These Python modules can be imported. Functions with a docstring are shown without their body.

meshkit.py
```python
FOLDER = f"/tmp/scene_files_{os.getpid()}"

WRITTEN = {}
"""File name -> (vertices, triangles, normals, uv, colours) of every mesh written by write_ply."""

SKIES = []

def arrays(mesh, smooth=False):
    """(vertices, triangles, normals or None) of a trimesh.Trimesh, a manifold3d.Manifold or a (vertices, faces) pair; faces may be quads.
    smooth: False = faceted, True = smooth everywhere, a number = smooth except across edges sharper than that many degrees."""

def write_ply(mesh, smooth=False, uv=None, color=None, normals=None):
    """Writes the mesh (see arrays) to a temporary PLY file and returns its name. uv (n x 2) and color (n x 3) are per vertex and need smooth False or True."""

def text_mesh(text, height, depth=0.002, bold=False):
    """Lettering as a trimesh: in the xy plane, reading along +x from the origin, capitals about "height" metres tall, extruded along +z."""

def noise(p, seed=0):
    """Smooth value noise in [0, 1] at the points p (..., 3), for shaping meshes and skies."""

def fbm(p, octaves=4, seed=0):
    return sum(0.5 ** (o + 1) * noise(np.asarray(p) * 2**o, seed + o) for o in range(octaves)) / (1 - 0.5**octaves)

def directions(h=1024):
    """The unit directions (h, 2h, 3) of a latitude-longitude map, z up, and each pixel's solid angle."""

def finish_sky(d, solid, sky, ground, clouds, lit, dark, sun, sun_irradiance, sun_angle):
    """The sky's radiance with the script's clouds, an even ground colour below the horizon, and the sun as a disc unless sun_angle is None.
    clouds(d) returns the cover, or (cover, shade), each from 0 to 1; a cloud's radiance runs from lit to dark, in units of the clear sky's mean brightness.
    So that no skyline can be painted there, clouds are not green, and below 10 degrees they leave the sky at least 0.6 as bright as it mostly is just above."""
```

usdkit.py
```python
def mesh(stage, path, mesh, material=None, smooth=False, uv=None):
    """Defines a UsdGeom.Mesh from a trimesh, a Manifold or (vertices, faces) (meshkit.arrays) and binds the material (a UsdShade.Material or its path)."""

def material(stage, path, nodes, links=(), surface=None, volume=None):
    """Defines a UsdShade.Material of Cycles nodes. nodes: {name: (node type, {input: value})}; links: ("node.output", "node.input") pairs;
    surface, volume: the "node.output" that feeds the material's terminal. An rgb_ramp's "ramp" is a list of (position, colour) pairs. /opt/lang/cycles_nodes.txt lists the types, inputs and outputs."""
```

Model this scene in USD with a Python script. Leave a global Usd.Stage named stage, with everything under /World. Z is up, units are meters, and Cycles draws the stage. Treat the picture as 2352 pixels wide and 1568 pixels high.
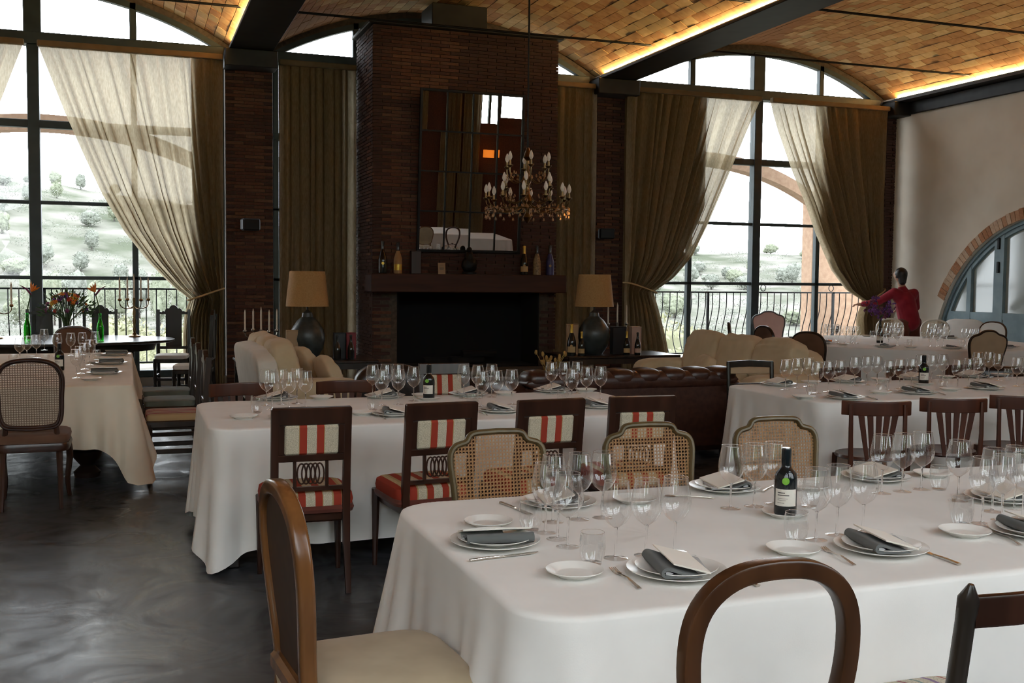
import math, random
import numpy as np, trimesh, usdkit, meshkit
from shapely.geometry import Polygon, box as sbox, Point, LineString
from shapely import affinity
from pxr import Usd, UsdGeom, UsdLux, Gf, Sdf, UsdShade

stage = Usd.Stage.CreateInMemory()
UsdGeom.SetStageUpAxis(stage, 'Z'); UsdGeom.SetStageMetersPerUnit(stage, 1.0)
UsdGeom.Xform.Define(stage, '/World'); UsdGeom.Scope.Define(stage, '/World/Looks')
random.seed(7); rng = np.random.default_rng(7)
PI = math.pi

# ---------------------------------------------------------------- camera, sky, exposure
CAM_H, FPX = 1.55, 2428.99
RIGHT = None
def _n(v): v = np.asarray(v, float); return v / np.linalg.norm(v)
_ex = _n([7894 - 1176, -(705 - 784), -FPX]); _ey = _n([296 - 1176, -(634 - 784), -FPX]); _ez = np.cross(_ex, _ey)
CR = np.stack([_ex, _ey, _ez])                                 # camera axes to world axes
EYE = np.array([0, 0, CAM_H])
cam = UsdGeom.Camera.Define(stage, '/World/camera')
m = np.eye(4); m[:3, :3] = CR.T; m[3, :3] = EYE
cam.AddTransformOp().Set(Gf.Matrix4d(*m.ravel().tolist()))
cam.CreateHorizontalApertureAttr(36.0); cam.CreateVerticalApertureAttr(24.0)
cam.CreateFocalLengthAttr(36.0 * FPX / 2352)
cam.CreateClippingRangeAttr((0.05, 3000.0))
cam.CreateExposureAttr(0.0)
dome = UsdLux.DomeLight.Define(stage, '/World/sky')
dome.CreateIntensityAttr(2.0); dome.CreateColorAttr(Gf.Vec3f(0.88, 0.945, 1.0))
LED = 160.0                                                       # emission of the cove strips

def at(x, y, X=None, Y=None, Z=None):
    """World point seen at pixel (x, y) of the photograph on a plane of the room."""
    d = CR @ np.array([(x - 1176) / FPX, -(y - 784) / FPX, -1.0])
    k = X / d[0] if X is not None else Y / d[1] if Y is not None else (Z - CAM_H) / d[2]
    return EYE + d * k
def px(P):
    c = CR.T @ (np.asarray(P, float) - EYE)
    return 1176 + FPX * c[0] / -c[2], 784 - FPX * c[1] / -c[2], -c[2]

# ---------------------------------------------------------------- prims
_used = {}
def numbered(parent, name):
    k = (parent, name); n = _used.get(k, 0); _used[k] = n + 1
    return f'{parent}/{name}' if n == 0 else f'{parent}/{name}_{n:03d}'
def keys(prim, **kw):
    for k, v in kw.items():
        if v: prim.SetCustomDataByKey(k, v)
    return prim
class Thing:
    def __init__(s, path, prim): s.path, s.prim = path, prim
def place(x, loc, rz=0, rx=0, ry=0, sc=None):
    x.AddTranslateOp().Set(Gf.Vec3d(*map(float, loc)))
    if rz: x.AddRotateZOp().Set(float(rz))
    if ry: x.AddRotateYOp().Set(float(ry))
    if rx: x.AddRotateXOp().Set(float(rx))
    if sc: x.AddScaleOp().Set(Gf.Vec3f(*(sc if hasattr(sc, '__len__') else (sc,) * 3)))
def thing(name, label=None, cat=None, loc=(0, 0, 0), rz=0, group=None, kind=None, **kw):
    p = numbered('/World', name); x = UsdGeom.Xform.Define(stage, p); place(x, loc, rz, **kw)
    keys(x.GetPrim(), label=label, category=cat, group=group, kind=kind)
    return Thing(p, x.GetPrim())
def part(par, name, mesh, mat, smooth=35, label=None, kind=None):
    p = numbered(par.path, name)
    msh = usdkit.mesh(stage, p, mesh, MATS[mat], smooth=smooth)
    keys(msh.GetPrim(), label=label, kind=kind)
    return Thing(p, msh.GetPrim())
def single(name, mesh, mat, label=None, cat=None, group=None, kind=None, smooth=35):
    p = numbered('/World', name); msh = usdkit.mesh(stage, p, mesh, MATS[mat], smooth=smooth)
    keys(msh.GetPrim(), label=label, category=cat, group=group, kind=kind)
    return Thing(p, msh.GetPrim())
_protos = {}
def copy(key, build, name, label, cat, loc, rz=0, group=None, **kw):
    """First use builds the thing (build(t) adds its parts), later uses reference the first."""
    t = thing(name, label, cat, loc, rz, group, **kw)
    if key in _protos:
        t.prim.GetReferences().AddInternalReference(_protos[key]); t.prim.SetInstanceable(True)
    else:
        build(t); _protos[key] = t.path
    return t

# ---------------------------------------------------------------- mesh helpers: every mesh is (V, F)
def cat(ms):
    vs, fs, n = [], [], 0
    for v, f in ms:
        v = np.asarray(v, float); f = np.asarray(f, int)
        if f.shape[1] == 4: f = np.vstack([f[:, [0, 1, 2]], f[:, [0, 2, 3]]])
        vs.append(v); fs.append(f + n); n += len(v)
    return np.vstack(vs), np.vstack(fs)
def mv(m, t=(0, 0, 0), rz=0, rx=0, ry=0, s=1):
    v = np.asarray(m[0], float) * s
    for ang, (a, b) in ((rx, (1, 2)), (ry, (2, 0)), (rz, (0, 1))):
        if ang:
            c, q = math.cos(math.radians(ang)), math.sin(math.radians(ang)); va, vb = v[:, a].copy(), v[:, b].copy()
            v[:, a] = c * va - q * vb; v[:, b] = q * va + c * vb
    return v + np.asarray(t, float), m[1]
_BF = np.array([[0, 2, 3, 1], [4, 5, 7, 6], [0, 1, 5, 4], [2, 6, 7, 3], [0, 4, 6, 2], [1, 3, 7, 5]])
def box(c, s, bev=0.0):
    c, s = np.asarray(c, float), np.asarray(s, float) / 2
    if bev <= 0:
        v = np.array([[i, j, k] for k in (-1, 1) for j in (-1, 1) for i in (-1, 1)]) * s + c
        return v, np.vstack([_BF[:, [0, 1, 2]], _BF[:, [0, 2, 3]]])
    b = min(bev, s.min() * .9); pts = []
    for i in (-1, 1):
        for j in (-1, 1):
            for k in (-1, 1):
                q = np.array([i, j, k])
                for a in range(3):
                    d = s - b; d[a] = s[a]; pts.append(q * d + c)
    h = trimesh.convex.convex_hull(np.array(pts)); return np.array(h.vertices), np.array(h.faces)
def box2(lo, hi, bev=0.0):
    lo, hi = np.asarray(lo, float), np.asarray(hi, float); return box((lo + hi) / 2, hi - lo, bev)
def lathe(prof, n=24, t=(0, 0, 0)):
    V, rows = [], []
    for r, z in prof:
        if r < 1e-6: rows.append([len(V)] * n); V.append((0, 0, z))
        else:
            rows.append(list(range(len(V), len(V) + n)))
            V += [(r * math.cos(2 * PI * k / n), r * math.sin(2 * PI * k / n), z) for k in range(n)]
    F = []
    for a, b in zip(rows[:-1], rows[1:]):
        for k in range(n):
            q = (a[k], a[(k + 1) % n], b[(k + 1) % n], b[k])
            if q[0] != q[1]: F.append((q[0], q[1], q[2]) if q[2] != q[3] or True else q[:3])
            if q[2] != q[3]: F.append((q[0], q[2], q[3]))
    return np.array(V, float) + np.asarray(t, float), np.array(F)
def frames(P, up=None, closed=False):
    P = np.asarray(P, float); T = np.gradient(P, axis=0)
    if closed: T = (np.roll(P, -1, 0) - np.roll(P, 1, 0))
    T /= np.linalg.norm(T, axis=1, keepdims=True) + 1e-12
    if up is not None:
        A = np.cross(T, np.broadcast_to(up, T.shape)); A /= np.linalg.norm(A, axis=1, keepdims=True) + 1e-9
        return T, A, np.cross(A, T)
    a = np.cross(T[0], [0, 0, 1.0] if abs(T[0][2]) < .9 else [1.0, 0, 0]); A = []
    for t in T:
        a = a - t * np.dot(a, t); a /= np.linalg.norm(a) + 1e-12; A.append(a)
    A = np.array(A); return T, A, np.cross(A, T)
def sweep(P, prof, up=None, scale=None, closed=False):
    """prof: 2D ring (k x 2) swept along P; first axis sideways, second along up."""
    P = np.asarray(P, float); T, A, B = frames(P, up, closed); k = len(prof); prof = np.asarray(prof, float)
    sc = np.ones((len(P), 2)) if scale is None else np.asarray(scale, float).reshape(len(P), -1) * np.ones((1, 2))
    V = P[:, None] + A[:, None] * (prof[None, :, 0] * sc[:, None, 0])[..., None] + B[:, None] * (prof[None, :, 1] * sc[:, None, 1])[..., None]
    n = len(P); F = []
    for i in range(n if closed else n - 1):
        j = (i + 1) % n
        for q in range(k): F.append((i * k + q, i * k + (q + 1) % k, j * k + (q + 1) % k, j * k + q))
    F = np.array(F); F = np.vstack([F[:, [0, 1, 2]], F[:, [0, 2, 3]]]); V = V.reshape(-1, 3)
    if not closed:
        c0, c1 = len(V), len(V) + 1; V = np.vstack([V, P[0], P[-1]])
        cap = [(c0, (q + 1) % k, q) for q in range(k)] + [(c1, (n - 1) * k + q, (n - 1) * k + (q + 1) % k) for q in range(k)]
        F = np.vstack([F, cap])
    return V, F
def ring(n=8, a=1, b=None, ph=0):
    t = np.arange(n) * 2 * PI / n + ph; return np.stack([a * np.cos(t), (b or a) * np.sin(t)], 1)
def rrect(a, b, r, k=3):
    """Rounded rectangle ring, half sizes a, b."""
    out = []
    for cx, cy, t0 in ((a - r, b - r, 0), (-a + r, b - r, PI / 2), (-a + r, -b + r, PI), (a - r, -b + r, 3 * PI / 2)):
        out += [(cx + r * math.cos(t0 + PI / 2 * i / k), cy + r * math.sin(t0 + PI / 2 * i / k)) for i in range(k + 1)]
    return np.array(out)
def tube(P, r, n=8, closed=False):
    P = np.asarray(P, float); r = np.broadcast_to(np.asarray(r, float), (len(P),)); return sweep(P, ring(n), scale=r[:, None], closed=closed)
def rod(a, b, r, n=8): return tube(np.array([a, b], float), r, n)
def spline(pts, n=24, closed=False):
    from scipy.interpolate import CubicSpline
    p = np.asarray(pts, float)
    if closed: p = np.vstack([p, p[:1]])
    t = np.r_[0, np.cumsum(np.linalg.norm(np.diff(p, axis=0), axis=1) ** .7)]
    s = CubicSpline(t, p, bc_type='periodic' if closed else 'natural')
    return s(np.linspace(0, t[-1], n, endpoint=not closed))
def interp(v, xs, ys): return np.interp(v, xs, ys)
def extr(poly, d, plane='xy', o=0.0):
    """Extrude a shapely polygon by d; plane names the two axes it lies in, o is where the extrusion starts on the third."""
    ms = []
    for g in getattr(poly, 'geoms', [poly]):
        if g.is_empty or g.area < 1e-9: continue
        e = trimesh.creation.extrude_polygon(g, d, engine='earcut'); ms.append((np.array(e.vertices), np.array(e.faces)))
    v, f = cat(ms); v[:, 2] += o
    if plane == 'xz': v = np.stack([v[:, 0], v[:, 2], v[:, 1]], 1); f = f[:, ::-1]
    if plane == 'yz': v = np.stack([v[:, 2], v[:, 0], v[:, 1]], 1)
    return v, f
def superq(s, e1=.4, e2=.4, n=20, m=12):
    """Rounded cushion: superellipsoid with half sizes s."""
    f = lambda w, e: np.sign(w) * np.abs(w) ** e
    th = np.linspace(-PI / 2, PI / 2, m + 1); ph = np.arange(n) * 2 * PI / n
    V = [(0, 0, -s[2])]
    for t in th[1:-1]:
        for p in ph: V.append((s[0] * f(math.cos(t), e1) * f(math.cos(p), e2), s[1] * f(math.cos(t), e1) * f(math.sin(p), e2), s[2] * f(math.sin(t), e1)))
    V.append((0, 0, s[2])); F = []; top = len(V) - 1
    for k in range(n):
        F.append((0, 1 + (k + 1) % n, 1 + k)); F.append((top, 1 + (m - 2) * n + k, 1 + (m - 2) * n + (k + 1) % n))
    for i in range(m - 2):
        for k in range(n):
            a, b = 1 + i * n + k, 1 + i * n + (k + 1) % n; F += [(a, b, b + n), (a, b + n, a + n)]
    return np.array(V, float), np.array(F)
def grid(P):
    """Quad sheet from an array (a, b, 3)."""
    a, b = P.shape[:2]; i, j = np.meshgrid(np.arange(a - 1), np.arange(b - 1), indexing='ij')
    q = np.stack([i * b + j, i * b + j + 1, (i + 1) * b + j + 1, (i + 1) * b + j], -1).reshape(-1, 4)
    return P.reshape(-1, 3), np.vstack([q[:, [0, 1, 2]], q[:, [0, 2, 3]]])
def blob(r, seed, sub=3, amp=.25, fr=1.6):
    s = trimesh.creation.icosphere(sub); v = np.array(s.vertices); k = meshkit.fbm(v * fr + seed * 7.3 + 20, 3, seed)
    return v * (1 + amp * 2 * (k - .5))[:, None] * np.asarray(r, float), np.array(s.faces)

# ---------------------------------------------------------------- materials
MATS = {}
def mat(name, nodes, links, surface='p.BSDF'):
    MATS[name] = usdkit.material(stage, '/World/Looks/' + name, nodes, links, surface=surface)
def plain(name, col, rough=.5, metal=0, **kw):
    mat(name, {'p': ('principled_bsdf', dict(base_color=col, roughness=rough, metallic=metal, **kw))}, [])
def mottled(name, c1, c2, rough=.5, scale=8, detail=4, bump=0, bscale=None, stretch=(1, 1, 1), metal=0, lo=.35, hi=.65, dist=.002, **kw):
    nodes = {'t': ('texture_coordinate', {}), 'm': ('mapping', {'scale': stretch}), 'n': ('noise_texture', {'scale': scale, 'detail': detail}),
             'r': ('rgb_ramp', {'ramp': [(lo, c1), (hi, c2)]}), 'p': ('principled_bsdf', dict(roughness=rough, metallic=metal, **kw))}
    links = [('t.object', 'm.vector'), ('m.vector', 'n.vector'), ('n.fac', 'r.fac'), ('r.color', 'p.base_color')]
    if bump:
        nodes['n2'] = ('noise_texture', {'scale': bscale or scale * 4, 'detail': 3}); nodes['b'] = ('bump', {'strength': bump, 'distance': dist})
        links += [('m.vector', 'n2.vector'), ('n2.fac', 'b.height'), ('b.normal', 'p.normal')]
    mat(name, nodes, links)
def wood(name, c1, c2, rough=.3, **kw): mottled(name, c1, c2, rough, 14, 5, .15, 40, (1, 1, .12), lo=.3, hi=.7, **kw)

mottled('floor_concrete', (.030, .032, .034), (.080, .080, .078), .3, .9, 6, .25, 5, lo=.3, hi=.75, dist=.01)
_k = {'t': ('texture_coordinate', {}), 'n': ('noise_texture', {'scale': .8, 'detail': 6, 'distortion': 1.2}), 'r': ('rgb_ramp', {'ramp': [(.3, (.034, .037, .041)), (.75, (.076, .079, .084))]}),
      'n2': ('noise_texture', {'scale': 2.2, 'detail': 8, 'distortion': 2.5}), 'rr': ('map_range', {'from_min': .3, 'from_max': .7, 'to_min': .2, 'to_max': .42}),
      'b': ('bump', {'strength': .22, 'distance': .012}), 'p': ('principled_bsdf', {'specular_ior_level': .5})}
mat('floor_concrete', _k, [('t.object', 'n.vector'), ('t.object', 'n2.vector'), ('n.fac', 'r.fac'), ('r.color', 'p.base_color'), ('n2.fac', 'rr.value'), ('rr.result', 'p.roughness'), ('n2.fac', 'b.height'), ('b.normal', 'p.normal')])
BR = [((.075, .027, .017), (.115, .043, .025)), ((.10, .036, .02), (.14, .055, .032)), ((.055, .022, .016), (.09, .035, .023)), ((.12, .052, .03), (.16, .075, .042))]
for i, (a, b) in enumerate(BR): mottled(f'brick_{i}', a, b, .85, 25, 4, .5, 90)
mat('brick_rest', {'g': ('geometry', {}), 'r': ('rgb_ramp', {'ramp': [(0, BR[2][0]), (.35, BR[0][1]), (.7, BR[1][1]), (1, BR[3][1])]}), 'n': ('noise_texture', {'scale': 40, 'detail': 3}), 'b': ('bump', {'strength': .4, 'distance': .002}), 'p': ('principled_bsdf', {'roughness': .85})},
    [('g.random_per_island', 'r.fac'), ('r.color', 'p.base_color'), ('n.fac', 'b.height'), ('b.normal', 'p.normal')])
mottled('mortar', (.06, .045, .034), (.1, .075, .055), .95, 20, 4, .4)
TI = [((.50, .30, .13), (.62, .40, .19)), ((.42, .21, .08), (.52, .30, .13)), ((.58, .40, .19), (.68, .50, .27)), ((.37, .17, .06), (.48, .25, .10)), ((.50, .35, .17), (.44, .32, .16))]
for i, (a, b) in enumerate(TI): mottled(f'tile_{i}', a, b, .8, 9, 5, .35, 60)
mat('tile_rest', {'g': ('geometry', {}), 'r': ('rgb_ramp', {'ramp': [(0, TI[3][0]), (.3, TI[1][1]), (.65, TI[0][1]), (1, TI[2][1])]}), 'n': ('noise_texture', {'scale': 30, 'detail': 3}), 'b': ('bump', {'strength': .3, 'distance': .002}), 'p': ('principled_bsdf', {'roughness': .8})},
    [('g.random_per_island', 'r.fac'), ('r.color', 'p.base_color'), ('n.fac', 'b.height'), ('b.normal', 'p.normal')])
mottled('tile_mortar', (.25, .17, .09), (.34, .24, .14), .95, 10)
mottled('black_beam', (.010, .010, .010), (.022, .021, .019), .55, 5, 4, .1)
mottled('window_steel', (.020, .036, .040), (.032, .052, .056), .45, 6)
mottled('plaster', (.70, .62, .51), (.78, .71, .60), .9, 1.6, 5, .25, 30)
mottled('blue_paint', (.17, .25, .28), (.22, .31, .34), .5, 5, 4, .08)
mottled('voussoir_a', (.42, .22, .12), (.5, .29, .17), .9, 30, 4, .4); mottled('voussoir_b', (.5, .34, .22), (.58, .42, .3), .9, 30, 4, .4); mottled('voussoir_c', (.36, .16, .08), (.45, .22, .11), .9, 30, 4, .4)
plain('iron', (.012, .013, .014), .5, .6)
def thin_glass(name, tint, lo, hi, rough=0.0, pw=4.0):
    mat(name, {'t': ('transparent_bsdf', {'color': tint}), 'g': ('glossy_bsdf', {'roughness': rough, 'color': (1, 1, 1)}), 'w': ('layer_weight', {'blend': .5}), 'q': ('math', {'math_type': 'power', 'value2': pw}), 'e': ('math', {'math_type': 'multiply_add', 'value2': hi, 'value3': lo}), 'x': ('mix_closure', {})},
        [('w.facing', 'q.value1'), ('q.value', 'e.value1'), ('e.value', 'x.fac'), ('t.BSDF', 'x.closure1'), ('g.BSDF', 'x.closure2')], 'x.closure')
thin_glass('pane', (.985, .987, .985), .022, .8, 0.0, 5.0); thin_glass('bowl_glass', (.965, .972, .972), .085, .75, .005, 2.4)
plain('solid_glass', (1, 1, 1), .0, 0, transmission_weight=1.0, ior=1.5)
plain('green_glass', (.05, .5, .06), .03, 0, transmission_weight=1.0, ior=1.5)
mat('frosted_pane', {'n': ('noise_texture', {'scale': 3, 'detail': 2}), 'p': ('principled_bsdf', {'base_color': (.42, .47, .44), 'roughness': .12, 'specular_ior_level': 1.0})}, [])
def cloth(name, col, var, sc=250, rough=.9, trans=0.0):
    mat(name, {'t': ('texture_coordinate', {}), 'n': ('noise_texture', {'scale': 6, 'detail': 4}), 'r': ('rgb_ramp', {'ramp': [(.3, col), (.7, var)]}), 'n2': ('noise_texture', {'scale': sc, 'detail': 2}), 'b': ('bump', {'strength': .12, 'distance': .001}),
               'p': ('principled_bsdf', {'roughness': rough, 'specular_ior_level': .15, 'sheen_weight': .1})},
        [('t.object', 'n.vector'), ('t.object', 'n2.vector'), ('n.fac', 'r.fac'), ('r.color', 'p.base_color'), ('n2.fac', 'b.height'), ('b.normal', 'p.normal')])
cloth('table_linen', (.76, .735, .69), (.80, .775, .73)); cloth('ecru_linen', (.66, .58, .45), (.7, .62, .49))
cloth('grey_napkin', (.10, .105, .10), (.14, .145, .14)); cloth('light_grey_napkin', (.36, .36, .35), (.42, .42, .41)); cloth('card_paper', (.80, .74, .64), (.82, .77, .68))
mat('curtain_cloth', {'t': ('texture_coordinate', {}), 'm': ('mapping', {'scale': (60, 60, 14)}), 'n': ('noise_texture', {'scale': 1, 'detail': 3}), 'r': ('rgb_ramp', {'ramp': [(.3, (.46, .385, .26)), (.7, (.60, .52, .375))]}),
    'dk': ('mix', {'mix_type': 'multiply', 'fac': 1.0, 'color2': (.72, .64, .52)}), 'd': ('diffuse_bsdf', {}), 'l': ('translucent_bsdf', {}), 'x': ('mix_closure', {'fac': .52}), 'tr': ('transparent_bsdf', {'color': (.95, .9, .8)}), 'y': ('mix_closure', {'fac': .05})},
    [('t.object', 'm.vector'), ('m.vector', 'n.vector'), ('n.fac', 'r.fac'), ('r.color', 'dk.color1'), ('dk.color', 'd.color'), ('r.color', 'l.color'), ('d.BSDF', 'x.closure1'), ('l.BSDF', 'x.closure2'), ('x.closure', 'y.closure1'), ('tr.BSDF', 'y.closure2')], 'y.closure')
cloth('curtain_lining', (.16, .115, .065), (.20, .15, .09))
plain('rope', (.5, .36, .18), .9)
wood('mahogany', (.020, .008, .005), (.046, .017, .010), .28); mottled('mantel_wood', (.030, .010, .007), (.055, .020, .013), .75, 14, 5, .3, 40, (.12, 1, 1)); wood('dark_oak', (.014, .009, .007), (.035, .020, .014), .3); wood('walnut', (.034, .014, .0065), (.078, .032, .013), .25)
wood('honey_wood', (.10, .040, .013), (.19, .080, .025), .2); wood('gilt_wood', (.075, .052, .022), (.15, .108, .048), .28); wood('red_wood', (.045, .013, .007), (.085, .025, .012), .3); wood('white_wood', (.60, .55, .47), (.7, .65, .57), .4)
wood('black_wood', (.012, .011, .010), (.03, .022, .016), .25)
plain('cane', (.38, .19, .065), .5); plain('brown_cane', (.11, .055, .028), .5); mottled('dark_hide', (.035, .018, .011), (.055, .029, .017), .5, 20); plain('pale_cane', (.62, .48, .28), .6)
cloth('cream_velvet', (.38, .305, .20), (.47, .385, .26), 120); cloth('sofa_cloth', (.54, .42, .26), (.62, .50, .33), 90); cloth('pale_sofa_cloth', (.62, .57, .48), (.68, .63, .54), 90)
cloth('brown_cloth', (.10, .05, .03), (.15, .08, .05)); cloth('pink_cloth', (.55, .36, .32), (.62, .42, .37)); cloth('olive_cloth', (.10, .11, .085), (.15, .155, .12)); cloth('tan_cloth', (.38, .26, .16), (.45, .32, .2)); cloth('white_cushion', (.7, .68, .64), (.76, .74, .7))
mottled('black_leather', (.010, .007, .006), (.022, .013, .011), .3, 30, 3, .3, 120); mottled('brown_leather', (.035, .014, .010), (.06, .025, .017), .32, 20, 3, .3, 100)
def striped(name, stops, ornament=True, axis='x', w=1.0):
    """Upholstery stripes across the chair; stops: (distance from the middle, colour)."""
    nodes = {'t': ('texture_coordinate', {}), 's': ('separate_xyz', {}), 'a': ('math', {'math_type': 'absolute'}), 'k': ('math', {'math_type': 'multiply', 'value2': 1 / w}), 'r': ('rgb_ramp', {'ramp': stops, 'interpolate': False}),
             'v': ('voronoi_texture', {'scale': 120, 'feature': 'distance_to_edge'}), 'q': ('math', {'math_type': 'less_than', 'value2': .1}), 'h': ('rgb_to_bw', {}), 'g': ('math', {'math_type': 'greater_than', 'value2': .3}), 'mm': ('math', {'math_type': 'multiply'}), 'm3': ('math', {'math_type': 'multiply', 'value2': .33}),
             'x': ('mix', {'color2': (.16, .13, .10)}), 'p': ('principled_bsdf', {'roughness': .85, 'specular_ior_level': .2})}
    mat(name, nodes, [('t.object', 's.vector'), (f's.{axis}', 'a.value1'), ('a.value', 'k.value1'), ('k.value', 'r.fac'), ('r.color', 'x.color1'), ('t.object', 'v.vector'), ('v.distance', 'q.value1'), ('r.color', 'h.color'), ('h.val', 'g.value1'), ('g.value', 'mm.value1'), ('q.value', 'mm.value2'), ('mm.value', 'm3.value1'), ('m3.value', 'x.fac'), ('x.color', 'p.base_color')])
CRM, RED, TANC = (.54, .475, .35), (.30, .038, .02), (.36, .26, .12)
striped('stripe_panel', [(0, CRM), (.020, TANC), (.023, RED), (.058, TANC), (.062, CRM)], w=1.0)
striped('stripe_seat', [(0, CRM), (.020, TANC), (.023, RED), (.058, TANC), (.062, CRM), (.105, TANC), (.11, RED), (.15, TANC), (.165, (.5, .38, .2)), (.185, RED)], w=1.0)
striped('stripe_warm', [(0, (.30, .06, .04)), (.03, (.42, .28, .14)), (.06, (.33, .07, .05)), (.10, (.45, .32, .18)), (.13, (.28, .05, .04)), (.17, (.42, .28, .14))], axis='x')
striped('stripe_fine', [(0, (.62, .56, .45)), (.03, (.30, .08, .12)), (.038, (.62, .56, .45)), (.07, (.22, .30, .28)), (.078, (.62, .56, .45)), (.105, (.26, .18, .30)), (.115, (.62, .56, .45)), (.15, (.40, .14, .12)), (.158, (.62, .56, .45)), (.19, (.24, .3, .28)), (.198, (.6, .54, .44))])
mottled('white_china', (.74, .72, .67), (.78, .76, .71), .25, 20); plain('silver', (.62, .58, .52), .18, 1.0); plain('old_silver', (.30, .27, .23), .3, 1.0); plain('brass', (.22, .145, .065), .3, 1.0)
plain('gold_foil', (.62, .40, .07), .35, .7); plain('wine_bottle', (.006, .010, .012), .06, 0, specular_ior_level=.6); plain('label_paper', (.70, .66, .58), .7); plain('green_seal', (.16, .38, .03), .5); plain('dark_ink', (.12, .11, .1), .7); plain('tan_label', (.48, .33, .15), .7)
plain('candle_wax', (.72, .64, .53), .5, subsurface_weight=.0); plain('bulb_glass', (.88, .80, .70), .25); plain('mirror', (.72, .72, .70), .0, 1.0); plain('speaker_black', (.006, .006, .008), .5)
mottled('lamp_shade', (.38, .215, .075), (.44, .26, .10), .8, 60); mottled('dark_ceramic', (.02, .03, .032), (.05, .06, .058), .35, 12)
plain('soot', (.006, .006, .007), .95); plain('red_box', (.20, .012, .02), .5); plain('tan_box', (.42, .28, .16), .7); plain('black_box', (.010, .010, .012), .4); plain('pink_box', (.50, .34, .27), .6)
plain('warm_led', (1, .8, .5), .5, emission_color=(1.0, .66, .27), emission_strength=LED)
plain('white_led', (1, 1, 1), .5, emission_color=(1.0, .92, .75), emission_strength=3.0); plain('orange_lamp', (1, .4, .08), .5, emission_color=(1.0, .24, .02), emission_strength=.9)
mat('crystal', {'g': ('glossy_bsdf', {'roughness': .02, 'color': (1, .96, .9)}), 't': ('transparent_bsdf', {'color': (.9, .88, .84)}), 'x': ('mix_closure', {'fac': .42})}, [('t.BSDF', 'x.closure1'), ('g.BSDF', 'x.closure2')], 'x.closure')
mottled('terrace_stone', (.26, .235, .2), (.32, .29, .25), .9, 3); mottled('outer_brick', (.38, .24, .16), (.46, .31, .21), .9, 12, 4, .3)
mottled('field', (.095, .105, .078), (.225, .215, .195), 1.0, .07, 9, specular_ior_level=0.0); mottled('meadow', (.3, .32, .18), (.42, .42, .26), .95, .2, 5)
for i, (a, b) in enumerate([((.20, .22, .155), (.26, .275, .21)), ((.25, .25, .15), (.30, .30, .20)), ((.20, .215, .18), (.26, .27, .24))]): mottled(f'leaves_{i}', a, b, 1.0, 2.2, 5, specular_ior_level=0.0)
plain('leaf_green', (.05, .12, .03), .5); mottled('garden_leaves', (.05, .11, .03), (.12, .20, .06), .6, 5); plain('orange_petal', (.75, .22, .02), .5); plain('yellow_petal', (.65, .38, .03), .5); plain('purple_petal', (.16, .045, .27), .6); plain('plum_petal', (.2, .05, .13), .6); plain('red_petal', (.45, .05, .03), .6); plain('dried_gold', (.40, .25, .07), .7)
plain('skin', (.40, .22, .14), .5, subsurface_weight=.1); plain('hair_black', (.012, .011, .012), .4); cloth('red_shirt', (.19, .010, .02), (.28, .022, .035), 60); cloth('maroon_trousers', (.09, .025, .018), (.14, .045, .03), 60)
# ================================================================ the building
WY = 15.8                                                       # inner face of the far wall
PX = [-4.03, 1.655, 7.35, 13.04]; WC = [-1.19, 4.50, 10.19]; PW = .33
FRONT = -1.0                                                    # window wall behind the camera
S = lambda name, mesh, m, par=None, smooth=35, **kw: part(par, name, mesh, m, smooth, **kw) if par else single(name, mesh, m, kind='structure', smooth=smooth)

S('floor', box2((-4.3, FRONT - .3, -.2), (13.3, WY + .3, 0)), 'floor_concrete')

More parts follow.
